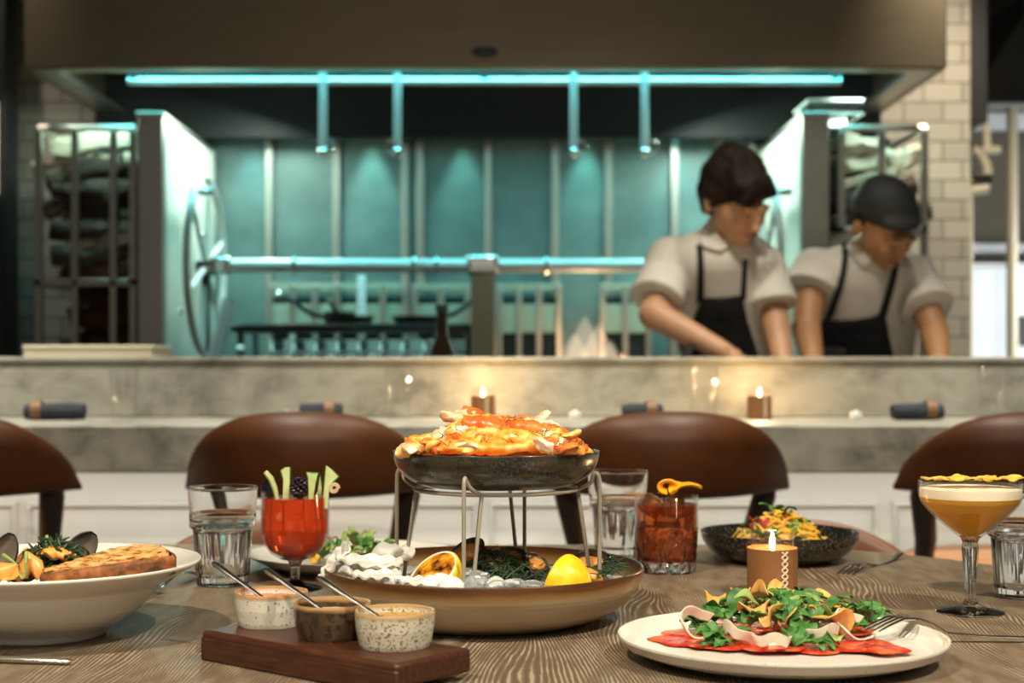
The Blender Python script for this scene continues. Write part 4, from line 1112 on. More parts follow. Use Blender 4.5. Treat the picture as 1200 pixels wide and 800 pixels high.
for i, (x, y, r) in enumerate(CARP):
    c = pp(x,y); rg = random.Random(i)
    pr = [(0,0),(r*.9,0),(r,.001),(r*.9,.0022),(0,.0024)]
    mb = MB().lathe(pr, 36, mod=lambda a, rr, z: rr*(.10*sin(3*a+i)+.06*sin(5*a+2*i)))
    o = obj('carpaccio_slice', mb, M['carpaccio'], loc=(c.x,c.y,PT+.0004+.0012*(i % 3)), rot=(0,0,i)); o.scale = (1,.8,1)
    tag(o, 'thin glistening red carpaccio slice spread under the salad', 'carpaccio', 'carpaccio slices on the front plate')
GP = [(825,745,19),(845,757,14),(835,735,15),(880,760,17),(862,748,14),(910,765,13),(1010,762,13),(1000,748,14),(1018,757,12),(965,770,11),(940,745,15)]
# onion rings
ON = [(818,745,.015,.75,.2,'large pale onion ring standing at the left of the front salad'),(868,755,.016,.5,1.6,'pale onion ring near the front of the salad under the curled chips'),(905,762,.015,.3,2.7,'pale onion petal at the front edge of the salad'),(1000,748,.017,.6,.5,'pale onion ring at the right of the front salad'),(960,755,.016,.4,3.4,'pale onion ring behind the right chips'),(930,742,.018,.5,1.1,'pale onion ring in the middle of the front salad')]
for x, y, r, tilt, yaw, lab in ON:
    c = pp(x,y+4)
    def f(u, v):
        a = R(30)+R(270)*u; q = r*(1+.25*(v-.5)+.06*sin(3*a+r*900)); return (q*cos(a), q*sin(a), (v-.5)*.008+.0015*sin(4*a))
    o = obj('onion_ring', MB().grid(f, 28, 3, .0016), M['onion'], loc=(c.x,c.y,PT+.008+r*.5*sin(tilt)), rot=(tilt,.1,yaw)); tag(o, lab, 'onion', 'onion rings on the front plate')
rg = random.Random(21)
i = 0
LP = []
while len(LP) < 60:
    q = rg.random()**.6; th = rg.uniform(0, 2*pi)
    x = 922+112*q*cos(th)*1.0; y = 741+26*q*sin(th)
    LP.append((x, y, q))
for i, (x, y, q) in enumerate(LP):
    h = .004 + .019*(1-q*q) + rg.uniform(-.002,.003)
    c = T(x, y, PT)
    near = 'parsley' if i % 4 else 'round'
    leaf(near, rg.choice([.019,.022,.026]), 'leaf' if i % 3 else 'leaf_pale' if i % 6 == 0 else 'leaf', (c.x, c.y, PT+h), (rg.uniform(-.5,.5), rg.uniform(-.7,.2), rg.uniform(0,6.28)),
         'green herb leaf tossed over the red carpaccio', 'herb leaves on the front plate', i)
CH = [(838,724,.012,.020,'golden chip at the upper left of the front salad'),(868,722,.013,.022,'golden chip on top of the salad below the candle'),(902,722,.014,.026,'tall curled golden chip on the top middle of the front salad'),
      (935,730,.013,.026,'golden chip right of the topmost curled chip'),(883,742,.016,.022,'big curled golden chip in the front centre of the salad'),(905,748,.013,.022,'golden chip rolled beside the big front one'),
      (948,745,.013,.022,'golden chip folded in the front right of the centre'),(975,748,.017,.018,'wide flat golden chip at the right of the front salad'),(925,749,.011,.020,'small golden chip between the two folded front chips'),
      (960,727,.012,.021,'golden chip at the upper right near the yellow fruit slice'),(890,728,.011,.028,'small golden chip at the peak of the front salad')]
for i, (x, y, r, h, lab) in enumerate(CH):
    c = T(x, y+6, PT); h += .004
    o = obj('golden_chip', chip_mesh(r*1.0, i), M['chip'], loc=(c.x,c.y,PT+h), rot=(rg.uniform(-.1,.9), rg.uniform(-.5,.5), rg.uniform(0,6)), angle=80)
    tag(o, lab, 'chip', 'golden chips on the front salad')
c = T(985,737,PT)
o = obj('fruit_slice', MB().grid(lambda u, v: (.028*(u-.5)*2, .010*(v-.5)*2*sin(pi*(u*.9+.05)), .006*sin(pi*u)), 14, 6, .003), M['peach'], loc=(c.x,c.y,PT+.013), rot=(.5,.25,-.15)); tag(o, 'smooth yellow-orange fruit slice at the right rear of the front salad', 'fruit slice')
for i in range(20):
    x = rg.uniform(870,990); y = rg.uniform(722,745); c = T(x, y+5, PT)
    o = obj('crimson_shred', MB().tube([(-.006,0,0),(-.002,.002,.003),(.002,-.001,.002),(.006,.001,.005)], .0009, 6), M['petal'], loc=(c.x,c.y,PT+.020+rg.uniform(-.004,.008)), rot=(rg.uniform(-1,1),rg.uniform(-1,1),rg.uniform(0,6)))
    tag(o, 'tiny crimson shred sprinkled on the front salad', 'garnish', 'crimson shreds on the front salad')
# fork resting on the plate rim
tip = T(1018,739,PT+.004); arch = P(1060,722,1.33); hnd = T(1215,750,TZ+.006)
fk = MB()
def lerp3(a, b, q): return a+(b-a)*q
ctrl = [T(1190,748,TZ+.004)+V((.04,0,0)), T(1150,745,TZ+.006), P(1110,741,1.355), P(1092,730,1.345), P(1075,724,1.335), P(1060,723,1.325)]
fk.tube(ctrl, [.004,.0042,.0032,.003,.0045,.009], 12, flat=.28)
dirv = (P(1018,738,1.285)-P(1060,723,1.325))
side = dirv.cross(V((0,0,1))).normalized()
for k_ in (-1.5,-.5,.5,1.5):
    s0 = P(1062,723.5,1.326)+side*k_*.0055
    fk.tube([s0, s0+dirv*.3+V((0,0,.003)), s0+dirv*.65+V((0,0,.002)), s0+dirv*1.0], [.0016,.0015,.0013,.0007], 8)
o = obj('fork', fk, M['cutlery'], angle=60); tag(o, 'steel fork leaning on the right rim of the front plate', 'fork')

# ================================================================== REAR SALAD PLATE
c = P(413,645,1.86); sc_ = V((c.x,1.86,TZ))
t = thing('salad_plate', 'flat white plate with a small green salad behind the red cocktail', 'plate', sc_)
obj('plate_body', MB().lathe(chaikin([(0,.004),(.08,.003),(.088,0),(.092,.003),(.11,.008),(.130,.019),(.1315,.0205),(.130,.0212),(.108,.0115),(.09,.0085),(0,.0085)]), 96), M['white_glaze'], t, angle=60)
for i in range(34):
    a = rg.uniform(0,6.28); q = rg.random()**.6
    x = sc_.x+.055*q*cos(a)+.005; y = sc_.y+.05*q*sin(a)-.02
    leaf(rg.choice(['round','long','parsley']), rg.choice([.02,.024]), 'leaf' if i % 2 else 'leaf_pale', (x,y,TZ+.013+.022*(1-q)), (rg.uniform(-.6,.6),rg.uniform(-.8,.2),rg.uniform(0,6.28)),
         'green or pale salad leaf heaped on the rear white plate', 'leaves on the rear salad plate', i, nm='salad_leaf')
for i in range(6):
    a = rg.uniform(0,6.28); o = obj('orange_cube', MB().box((-.004,-.004,-.004),(.004,.004,.004)), M['peach'], bevel=.001, loc=(sc_.x+.045*cos(a), sc_.y-.035+.03*sin(a), TZ+.016), rot=(a,a,a))
    tag(o, 'small orange cube in the rear salad', 'vegetable cube', 'orange cubes in the rear salad')

# ================================================================== DARK PASTA BOWL
c = T(913.5,657); bc = V((c.x,c.y,TZ))
t = thing('pasta_bowl', 'shallow black speckled bowl of noodles behind the table candle', 'bowl', bc)
obj('bowl_body', MB().lathe(chaikin([(0,.003),(.05,.002),(.055,0),(.062,.001),(.084,.009),(.098,.024),(.1020,.038),(.1005,.0392),(.0985,.037),(.094,.024),(.08,.012),(.055,.0075),(0,.007)]), 96), M['dark_bowl'], t, angle=60)
rg = random.Random(9)
def strands(n, R0, H, z0, rad, seed, c=(0,0)):
    rg = random.Random(seed); mb = MB()
    for i in range(n):
        th = rg.uniform(0,6.28); pts = []; ph = rg.uniform(0,6); rr = R0*rg.random()**.6; k1 = rg.uniform(.6,1.6)
        for j in range(16):
            a = th+k1*j*.32; r_ = rr*(1+.35*sin(j*.7+ph)); r_ = min(r_, R0)
            hh = H*max(0,(1-(r_/R0)**1.6))*(.45+.55*((i*7 % n)/n))
            nz_ = noise.noise_vector(V((i*3.1, j*.45, seed)))
            pts.append((c[0]+r_*cos(a)+nz_.x*.012, c[1]+r_*sin(a)+nz_.y*.012, z0+max(0,hh+nz_.z*.012)))
        mb.tube(pts, rad, 7)
    return mb
o = obj('noodle_tangle', strands(130,.062,.046,.014,.0014,4), M['noodle'], loc=bc+V((-.006,0,0))); tag(o, 'tangled heap of golden noodles in the black bowl', 'noodles', kind='stuff')
mb = MB()
for i in range(260):
    a = rg.uniform(0,6.28); q = rg.random()**.6; p = V((.056*q*cos(a), .05*q*sin(a), .018+.046*(1-q**1.6)*rg.uniform(.75,1.05)+.002)); b = rg.uniform(0,6.28)
    dv = V((cos(b), sin(b), rg.uniform(-.5,.5)))*rg.uniform(.004,.009); mb.tube([p-dv, p+V((0,0,.0015)), p+dv], .0009, 6)
o = obj('grated_topping', mb, M['veg_yellow'], loc=bc+V((.006,-.004,0))); tag(o, 'bright yellow shreds strewn over the noodles', 'topping', kind='stuff')
for i in range(18):
    a = rg.uniform(0,6.28); q = rg.random()**.7
    leaf(rg.choice(['long','round']), .020, 'leaf' if i % 3 else 'leaf_dark', bc+V((.056*q*cos(a)-.004, .05*q*sin(a)-.008, .018+.044*(1-q**1.6))), (rg.uniform(-.7,.7),rg.uniform(-.6,.4),rg.uniform(0,6.28)),
         'green leaf tucked into the noodles of the black bowl', 'leaves in the pasta bowl', i)
for i in range(5):
    a = rg.uniform(0,6.28); q = .3+.3*rg.random()
    o = obj('red_brown_sliver', chip_mesh(.009, 30+i), M['petal'], loc=bc+V((.05*q*cos(a)-.01,.04*q*sin(a)-.006,.052)), rot=(rg.uniform(-.6,.6),rg.uniform(-.6,.6),a)); tag(o, 'red-brown sliver on top of the noodles', 'garnish', 'slivers on the noodles')

# ================================================================== MUSSEL BOWL, LEFT
mc = V((P(50,0,1.395).x, 1.395, TZ))
t = thing('soup_bowl', 'wide rimmed white bowl of mussels and toast at the left edge', 'bowl', mc)
RO = .1455
obj('bowl_body', MB().lathe(chaikin([(0,.006),(.050,.005),(.054,0),(.058,0),(.062,.008),(.085,.020),(.103,.038),(.110,.047),(.112,.049),(.130,.058),(.1445,.066),(RO,.0685),(.1440,.0702),(.130,.064),(.108,.056),(.100,.045),(.08,.026),(.05,.013),(0,.011)]), 112), M['white_glaze'], t, angle=60)
def mp_(x, y, d): return P(x, y, d)
# toast
def toast():
    t = thing('toast_slice', 'thick grilled bread slice resting on the rim of the mussel bowl', 'bread')
    # outline lying roughly flat: long slice from lower left to right
    a = P(48,677,1.300); b = P(207,655,1.345)
    ax = (b-a); L = ax.length; ax.normalize()
    per = V((0,.99,.13)); per = (per-ax*per.dot(ax)).normalized(); nrm = ax.cross(per).normalized()
    if nrm.z < 0: nrm = -nrm
    mt = Mx.Translation(a) @ Mx((( ax.x,per.x,nrm.x,0),(ax.y,per.y,nrm.y,0),(ax.z,per.z,nrm.z,0),(0,0,0,1)))
    poly = [(0,0),(.02,-.002),(.07,-.002),(L-.003,.0),(L,.006),(L-.004,.03),(L-.02,.052),(.09,.062),(.06,.055),(.03,.035),(.008,.014)]
    def sub(pl, n=5):
        out = []
        for (p, q) in zip(pl, pl[1:]+pl[:1]):
            for i in range(n): out.append((p[0]+(q[0]-p[0])*i/n, p[1]+(q[1]-p[1])*i/n))
        return out
    pl = sub(poly)
    mb = MB(); mb.prism(pl, -.001, .0008, mt); 
    n = len(pl)
    # crumb top as dense grid
    def f(u, v):
        x = .004+(L-.010)*u
        ymax = min(.058, .012+x*.62) if x < .08 else .058-(max(0,x-.09)/(L-.09))*.02
        return mt @ V((x, .001+(ymax-.002)*v, .002+.0015*noise.noise(V((x*160,v*9,1)))))
    cr = obj('crumb', MB().grid(f, 60, 16, .006), M['board_bread'], t, angle=80)
    mb = MB(); rows = []
    for zz, off in ((-.014,.003),(-.013,-.0005),(.000,-.0015),(.0035,.0002),(.0035,.003)):
        row = []
        for i, (x, y) in enumerate(pl):
            cx, cy = L*.55, .025; dx, dy = x-cx, y-cy; l = sqrt(dx*dx+dy*dy)
            w = off+.0012*noise.noise(V((x*120,y*120,zz*200)))
            row.append(mt @ V((x-dx/l*w, y-dy/l*w, zz)))
        rows.append(row)
    vs = [tuple(p) for r_ in rows for p in r_]; fs = []
    for a_ in range(len(rows)-1):
        for i in range(n):
            j = (i+1) % n; fs.append((a_*n+i, a_*n+j, (a_+1)*n+j, (a_+1)*n+i))
    fs.append(tuple(range(n)))
    mb.add(vs, fs); obj('crust', mb, M['crust'], t, angle=70)
    return t
toast()
def mussel(lab, c, L, rot, grp=None, meat=True):
    t = thing('mussel', lab, 'mussel', c, rot=rot, group=grp)
    def sh(u, v, s=1, dz=0):
        # u along length 0..1, v across 0..1 -> half shell opening upward
        w = L*.30*(sin(pi*min(1,(u*.95+.03)))**.62)*(.55+.55*u)
        a = pi*(v)
        return (L*(u-.5), -w*cos(a)*s, -w*.62*sin(a)*s+dz)
    obj('shell', MB().grid(lambda u, v: sh(u, v), 20, 14, .0010), M['mussel'], t, angle=80)
    obj('shell_lining', MB().grid(lambda u, v: sh(.03+u*.94, v, .95, .0010), 18, 12, .0005), M['mussel_in'], t, angle=80)
    if meat:
        mb = MB().ball((L*.08,0,-L*.03), (L*.30,L*.16,L*.10), 18, 12); mb.jitter(L*.06, 90, L*100); obj('meat', mb, M['mussel_meat'], t)
    return t
# big upright open mussel with kale (behind toast)
mussel('upright open mussel full of kale at the back of the left bowl', P(66,652,1.375), .058, (R(62),R(0),R(8)), 'mussels in the left bowl')
mussel('mussel shell pointing up beside the toast slice in the left bowl', P(90,650,1.40), .050, (R(80),R(-52),R(18)), 'mussels in the left bowl', False)
mussel('orange-filled mussel in the middle of the left bowl', P(38,662,1.34), .046, (R(40),R(-35),R(60)), 'mussels in the left bowl')
mussel('dark mussel shell at the far left edge of the left bowl', P(2,656,1.36), .05, (R(60),R(-70),R(15)), 'mussels in the left bowl', False)
mussel('dark mussel low in the left bowl beside the pale stems', P(18,668,1.33), .048, (R(20),R(10),R(-30)), 'mussels in the left bowl')
mussel('dark mussel lying low behind the orange one in the left bowl', P(10,664,1.39), .048, (R(10),R(20),R(40)), 'mussels in the left bowl')
o = obj('mussel_bite', MB().tube([P(24,680,1.318),P(30,664,1.318),P(36,654,1.32),P(42,662,1.318),P(48,678,1.315)], [.004,.006,.006,.006,.004], 12).jitter(.0025,90,2), M['mussel_meat']); tag(o, 'bright orange arched morsel in front of the kale in the left bowl', 'seafood')
for i, (x, y, d, s_) in enumerate(((8,671,1.30,.010),(58,646,1.345,.009),(74,650,1.345,.008),(30,655,1.37,.010))):
    mbf = MB().ball((0,0,0), (s_*1.2,s_,s_*.7), 18, 12); mbf.jitter(s_*.7, 110, i)
    o = obj('mussel_bite', mbf, M['mussel_meat'], loc=P(x,y,d)); tag(o, ['orange mussel morsel at the left edge beside the pale stems','orange morsel on top of the kale clump','small orange morsel at the right of the kale clump','orange morsel behind the arched one in the left bowl'][i], 'seafood')
# kale clump
mb = MB(); rg = random.Random(4)
for i in range(420):
    a = rg.uniform(0,6.28); z = rg.uniform(-1,1); q = sqrt(1-z*z); r_ = rg.random()**.4
    p = P(64,656,1.355)+V((.028*q*cos(a)*r_, .020*q*sin(a)*r_, .020*z*r_))
    d = V((rg.uniform(-1,1),rg.uniform(-1,1),rg.uniform(-.3,1))).normalized()*.005
    mb.tube([p-d, p, p+d+V((0,0,.001))], [.0008,.0016,.0004], 5)
o = obj('chopped_kale', mb, M['leaf_dark']); tag(o, 'dark glossy chopped kale clump inside the upright mussel', 'kale', kind='stuff')
for i, pts in enumerate(([(31,647,1.31),(30,660,1.30),(28,676,1.30)],[(0,668,1.31),(10,664,1.305),(18,668,1.30),(27,678,1.30)],[(4,650,1.33),(14,657,1.32),(22,664,1.31)],[(0,673,1.30),(6,676,1.30),(12,682,1.30)],[(55,628,1.36),(54,640,1.35),(52,648,1.345)])):
    o = obj('green_stem', MB().tube([P(*p) for p in pts], [.0018]+[.0013]*(len(pts)-1), 8), M['leaf_pale']); tag(o, 'thin pale green stem over the mussels in the left bowl', 'stem', 'pale stems in the left bowl')
# broth
o = obj('broth', MB().lathe([(0,.034),(.09,.036),(.088,.034),(.05,.016),(0,.0115)], 60), mat('dark_broth',(.06,.03,.012),.15), loc=mc); tag(o, 'dark broth pooled under the mussels in the left bowl', 'broth', kind='stuff')

# ================================================================== TIERED SEAFOOD STAND
lc = V((P(567.5,0,1.49).x, 1.49, TZ))
t = thing('serving_bowl', 'large tan stoneware bowl of ice under the wire stand', 'bowl', lc)
obj('bowl_body', MB().lathe(chaikin([(0,.003),(.095,.002),(.100,0),(.106,.001),(.134,.012),(.152,.030),(.1585,.046),(.1595,.052),(.1580,.0535),(.1560,.052),(.150,.034),(.132,.018),(.10,.0105),(0,.009)]), 128), M['tan_glaze'], t, angle=80, subsurf=1)
sc0 = V((P(581.5,0,1.49).x, 1.49, 0))
rt0 = R(-16)
t = thing('wire_stand', 'taupe wire stand lifting the upper black bowl above the ice', 'stand', (sc0.x,sc0.y,0), 0)
ringz = P(0,573,1.49).z+.001; rr_ = .081; wr = .0021
obj('ring', MB().tube([(rr_*cos(q), rr_*sin(q), ringz) for q in [2*pi*i/72 for i in range(72)]], wr, 12, closed=True), M['wire'], t)
footz = TZ+.0195
for i in range(4):
    q = rt0+i*pi/2
    u = V((cos(q), sin(q), 0)); tn = V((-sin(q), cos(q), 0))
    zt = P(0,551,1.49).z
    pts = [tn*.010+u*rr_+V((0,0,ringz)), tn*.006+u*(rr_+.008)+V((0,0,ringz+.003)), tn*.003+u*(rr_+.016)+V((0,0,zt-.010)), u*(rr_+.0175)+V((0,0,zt-.003)), u*(rr_+.0205)+V((0,0,zt)), u*(rr_+.0235)+V((0,0,zt-.003)), u*(rr_+.0245)+V((0,0,zt-.010)), u*(rr_+.0245)+V((0,0,footz))]
    # smooth
    def smooth(p, n=2):
        for _ in range(n):
            o_ = [p[0]]
            for a, b in zip(p, p[1:]): o_ += [a*.75+b*.25, a*.25+b*.75]
            o_.append(p[-1]); p = o_
        return p
    obj('leg', MB().tube(smooth(pts), wr, 10), M['wire'], t)
    obj('inner_leg', MB().tube([tn*.010+u*rr_+V((0,0,ringz)), tn*.004+u*(rr_+.018)+V((0,0,footz))], wr, 10), M['wire'], t)
    obj('foot_link', MB().tube([tn*.004+u*(rr_+.018)+V((0,0,footz)), u*(rr_+.0245)+V((0,0,footz))], wr, 8), M['wire'], t)
ub = V((sc0.x, sc0.y, ringz+.0022))
t = thing('seafood_bowl', 'black speckled bowl on top of the wire stand heaped with orange crab', 'bowl', ub)
uh = P(0,527,1.49).z-ub.z
obj('bowl_body', MB().lathe(chaikin([(0,.003),(.062,.0015),(.068,0),(.080,.003),(.094,.012),(.1015,.024),(.1035,uh-.001),(.1022,uh),(.1005,uh-.002),(.098,.024),(.09,.015),(.07,.008),(0,.007)]), 128), speck('upper_black_glaze',(.014,.013,.011),(.05,.042,.026),360,.55,.26,low=(.045,.038,.024),ls=30), t, angle=60)
# crab heap
rg = random.Random(14)
def crabseg(L, r, seed, m_, lab, c, rot, cat='crab leg', bumpy=.0016):
    rg = random.Random(seed); bend = rg.uniform(.1,.35)*L
    pts = []; rs = []
    for i in range(27):
        u = i/26; pts.append((L*(u-.5), bend*(u-.5)**2*2, .004*sin(pi*u)))
        rs.append(r*(.55+.6*sin(pi*min(1,u*.8+.15)))*(1 if i not in (0,26) else .6))
    mb = MB().tube(pts, rs, 14, flat=.62); mb.jitter(bumpy*1.7, 75, seed); mb.jitter(bumpy*1.1, 240, seed+9); mb.jitter(.0007, 520, seed+3)
    o = obj('crab_piece', mb, M[m_], loc=c, rot=rot, angle=60); return tag(o, lab, cat, 'crab pieces in the upper bowl')
KR = [  # px, py, depth, length, radius, mat, tilt(deg in view plane), yaw
 (500,521,1.425,.055,.0085,'crab',6,8),(545,523,1.415,.065,.009,'crab',-2,-5),(592,524,1.412,.075,.0085,'crab',2,4),(640,521,1.425,.07,.008,'crab',-8,-10),
 (520,512,1.44,.06,.010,'crab_meat',22,12),(560,511,1.43,.06,.011,'crab',10,20),(605,511,1.43,.07,.010,'crab',-4,-12),(650,512,1.445,.05,.008,'crab',-18,-15),
 (545,500,1.46,.055,.011,'crab',30,10),(580,500,1.45,.06,.012,'crab_red',-14,5),(620,502,1.45,.065,.011,'crab_red',-8,-8),(655,508,1.47,.06,.008,'crab_red',-26,-5),
 (543,497,1.465,.052,.0085,'crab_meat',-38,0),(558,492,1.47,.045,.009,'crab_meat',-25,10),(575,494,1.47,.06,.009,'crab_red',-26,4),(625,497,1.475,.05,.009,'crab_meat',8,10),
 (612,494,1.49,.06,.009,'crab_red',-4,0),(632,493,1.49,.03,.008,'crab_meat',50,0),(520,510,1.48,.07,.010,'crab_red',28,0),(660,515,1.44,.05,.006,'crab_meat',-30,-20),
 (485,521,1.46,.03,.007,'crab_meat',10,20),(590,506,1.53,.08,.012,'crab',0,0),(550,508,1.53,.08,.012,'crab',15,0),(640,508,1.52,.07,.011,'crab',-15,0),(500,517,1.50,.05,.009,'crab',15,30),(665,518,1.50,.05,.009,'crab',-15,-30)]
desc = ['orange crab piece on the front left rim','orange crab piece at the front, left of centre','long orange crab piece at the front centre','orange crab piece at the front right','pale crab meat rising on the left slope','orange crab piece left of centre, second row','orange crab piece right of centre, second row','orange crab piece on the right slope',
 'orange crab piece leaning toward the peak','red-orange crab leg across the upper middle','red-orange crab leg on the upper right','red crab leg sloping down the right side','white crab meat tilted across the upper left','white crab meat just left of the peak','red crab leg starting at the peak','white crab meat on the upper right',
 'red crab leg behind the upper right','white crab meat tip sticking up at the right','red crab leg behind the left slope','thin white crab meat at the far right','small white crab meat at the far left','orange crab piece behind the peak','orange crab piece at the back left','orange crab piece at the back right','orange crab piece behind the far left','orange crab piece behind the far right']
for i, ((x, y, d, L, r, m_, tl, yw), ds) in enumerate(zip(KR, desc)):
    crabseg(L*1.05, r*.95, i, m_, ds+' of the heap in the top bowl', P(x,y+5,d), (R(rg.uniform(-40,40)), -R(tl), R(yw)))
for i in range(46):
    px_ = rg.uniform(482,680); top_ = 523-34*max(0,1-abs((px_-585)/105)**2.2); py_ = rg.uniform(top_+2, 524); q_ = (524-py_)/36
    p = P(px_, py_, 1.405+.085*q_)
    mbf = MB().ball((0,0,0), (rg.uniform(.007,.014), .007, rg.uniform(.003,.006)), 16, 10); mbf.jitter(.005, 90, i); mbf.jitter(.002, 300, i)
    o = obj('crab_flake', mbf, M[['crab','crab_meat','crab','crab_red'][i % 4]], loc=p, rot=(rg.uniform(-.6,.6), rg.uniform(-.7,.7), rg.uniform(-.6,.6)), angle=60)
    tag(o, 'small torn crab flake among the larger pieces of the top bowl', 'crab flake', 'crab flakes in the upper bowl')
mb = MB().lathe([(0,.0075),(.069,.0085),(.089,.0158),(.0975,.026),(.09,.031),(.05,.038),(0,.042)], 48); mb.jitter(.004, 45, 3)
o = obj('crab_bed', mb, M['crab'], loc=ub); tag(o, 'bed of shredded orange crab meat filling the top bowl', 'crab meat', kind='stuff')
mb = MB()
for i in range(60):
    x = rg.uniform(515,690); y = 522-32*max(0,1-((x-590)/95)**2)*rg.random()**.6; d = 1.40+.05*(522-y)/30
    p = P(x, y-1, d); dv = V((rg.uniform(-1,1),rg.uniform(-.2,.2),rg.uniform(-.5,.6)))*rg.uniform(.003,.008)
    mb.tube([p-dv, p+V((0,0,.001)), p+dv], .00035, 5)
o = obj('dill_fronds', mb, M['dill']); tag(o, 'dark dill fronds scattered over the orange crab heap', 'dill', kind='stuff')

# ---- contents of the lower bowl
mb = MB().lathe([(0,.0095),(.10,.0115),(.131,.019),(.148,.035),(.13,.037),(.08,.036),(0,.034)], 72); mb.jitter(.003, 60, 1)
o = obj('crushed_ice', mb, M['ice'], loc=lc); tag(o, 'crushed white ice filling the tan bowl', 'ice', kind='stuff')
IZ = TZ+.036
def lump(nm, c, r, m_, lab, cat, grp, seed, amp=.35, rot=(0,0,0)):
    mb = MB().ball((0,0,0), r, 22, 14); mb.jitter(min(r)*amp*2.2, 55, seed); mb.jitter(min(r)*amp*.6, 170, seed)
    o = obj(nm, mb, m_, loc=c, rot=rot); return tag(o, lab, cat, grp)
def oyster(c, L, rot, lab, seed):
    t = thing('oyster', lab, 'oyster', c, rot=rot, group='oysters on the ice')
    def f(u, v):
        a = 2*pi*u; w = (.62+.16*cos(a))*(1+.06*sin(9*a+seed)); r_ = L*.5*v
        return (r_*cos(a)*1.15, r_*sin(a)*w*1.1, L*.16*v*v+.0016*sin(a*11+seed)*v+L*.015*sin(v*22))
    obj('shell', MB().grid(f, 44, 12, .0022), M['oyster'], t, angle=80)
    mb = MB().ball((.004,0,L*.05), (L*.34,L*.22,L*.07), 20, 10); mb.jitter(.003,80,seed)
    obj('oyster_flesh', mb, mat('oyster_flesh_%d' % seed, (.62,.58,.50), .12, sss=.3), t); return t
oyster(P(398,660,1.46), .040, (R(15),R(-50),R(10)), 'rough white oyster shell standing at the left rim of the tan bowl', 1)
oyster(P(432,667,1.43), .058, (R(6),R(3),R(-12)), 'wide oyster lying on the ice, left of the charred lemon', 2)
oyster(P(458,656,1.49), .046, (R(16),R(-6),R(40)), 'oyster behind the left wire leg', 3)
oyster(P(440,681,1.395), .046, (R(6),R(-3),R(-25)), 'oyster at the front left rim of the tan bowl', 4)
oyster(P(488,687,1.375), .036, (R(6),R(3),R(10)), 'oyster in front of the charred lemon', 5)
for i, (x, y, d, r) in enumerate(((470,683,1.38,.010),(500,680,1.375,.011),(455,647,1.49,.012),(530,686,1.37,.009),(410,668,1.43,.010),(520,683,1.38,.010))):
    lump('ice_chunk', P(x,y,d), (r*1.2,r,r*.7), M['ice'], ['white ice chunk below the charred lemon','white ice chunk right of the charred lemon','white ice chunk behind the left wire leg','small ice chunk at the front wire leg','white ice chunk near the left rim oyster','ice chunk between lemon and front wire leg'][i], 'ice', 'ice chunks in the tan bowl', i)
for i, (x, y, d, r) in enumerate(((560,684,1.372,.013),(582,686,1.368,.012),(604,687,1.37,.011),(553,676,1.40,.014),(622,686,1.375,.009))):
    o = obj('clear_ice_chunk', MB().ball((0,0,0), (r*1.0,r*.8,r*.55), 14, 9).jitter(r*.5,90,i+9), M['tin_ice'], loc=P(x,y,d)); tag(o, ['clear ice chunk just right of the front wire leg','clear ice chunk in the front middle of the tan bowl','clear ice chunk left of the lemon half','clear ice chunk behind the front rim at the dill','small clear ice chunk touching the lemon half'][i], 'ice', 'clear ice chunks in the tan bowl')
# charred lemon half
def lemon(nm, c, rot, flesh, lab, s=1.0):
    t = thing('lemon_half', lab, 'lemon', c, rot=rot)
    r = .0275*s
    mb = MB().lathe([(0,-r*1.30),(r*.10,-r*1.28),(r*.17,-r*1.20),(r*.25,-r*1.11)]+[(r*sin(R(18+72*i/16)), -r*1.13*cos(R(18+72*i/16))) for i in range(17)]+[(r*.96,.0012)], 48); mb.jitter(.0005, 150, s)
    obj('rind', mb, M['lemon_skin'], t, angle=80, subsurf=1)
    obj('pith', MB().lathe([(r*.98,.0),(r*.95,.0014),(r*.88,.0012)], 40), M['foam'], t)
    mb = MB().lathe([(0,.0026),(r*.5,.003),(r*.9,.001),(r*.9,-.001)], 40, mod=lambda a, q, z: 0); obj('flesh', mb, flesh, t)
    return t
lemon('a', P(508,671,1.405), tuple(V((-.50,-.46,.73)).to_track_quat('Z','Y').to_euler()), M['lemon_char'], 'charred lemon half lying on the ice at the left', 1.0)
lemon('b', P(655,681,1.395), (R(-20),R(-70),R(-8)), M['lemon_flesh'], 'bright yellow lemon half at the front right of the tan bowl', 1.02)
# dill / seaweed bed
mb = MB(); rg = random.Random(77)
for i in range(900):
    x = rg.gauss(0,.040); y = rg.gauss(.012,.045)
    if sqrt((x/.095)**2+(y/.105)**2) > 1: continue
    z = .034+.030*math.exp(-((x)**2)/.0022)*rg.random()*math.exp(-((y-.01)**2)/.006)+.004*rg.random()
    p = lc+V((x+.012,y,z)); a = rg.uniform(0,6.28); dv = V((cos(a),sin(a)*.8,rg.uniform(-.1,.8)))*rg.uniform(.005,.010)
    mb.tube([p-dv, p+V((0,0,.001)), p+dv*1.0], [.0005,.0007,.0003], 4)
for i in range(260):
    a = rg.uniform(-.5,.75); q = rg.uniform(.095,.140); p = lc+V((q*cos(a), q*sin(a), .036+.018*(q-.09)/.05+.004*rg.random()))
    b = rg.uniform(0,6.28); dv = V((cos(b),sin(b),rg.uniform(-.1,.6)))*rg.uniform(.004,.009)
    mb.tube([p-dv, p, p+dv], [.0005,.0008,.0003], 4)
o = obj('dill_bed', mb, M['dill']); tag(o, 'dark tangle of dill and seaweed over the ice', 'dill', kind='stuff')
mussel('open mussel standing behind the lemon half, right side of the tan bowl', P(682,664,1.52), .062, (R(70),R(-15),R(10)), 'mussels on the ice')
mussel('mussel with orange meat between lemon half and right wire leg', P(690,672,1.44), .045, (R(35),R(20),R(20)), 'mussels on the ice')
mussel('glossy mussel behind the front wire leg, middle of the tan bowl', P(540,650,1.50), .055, (R(55),R(-30),R(-20)), 'mussels on the ice')
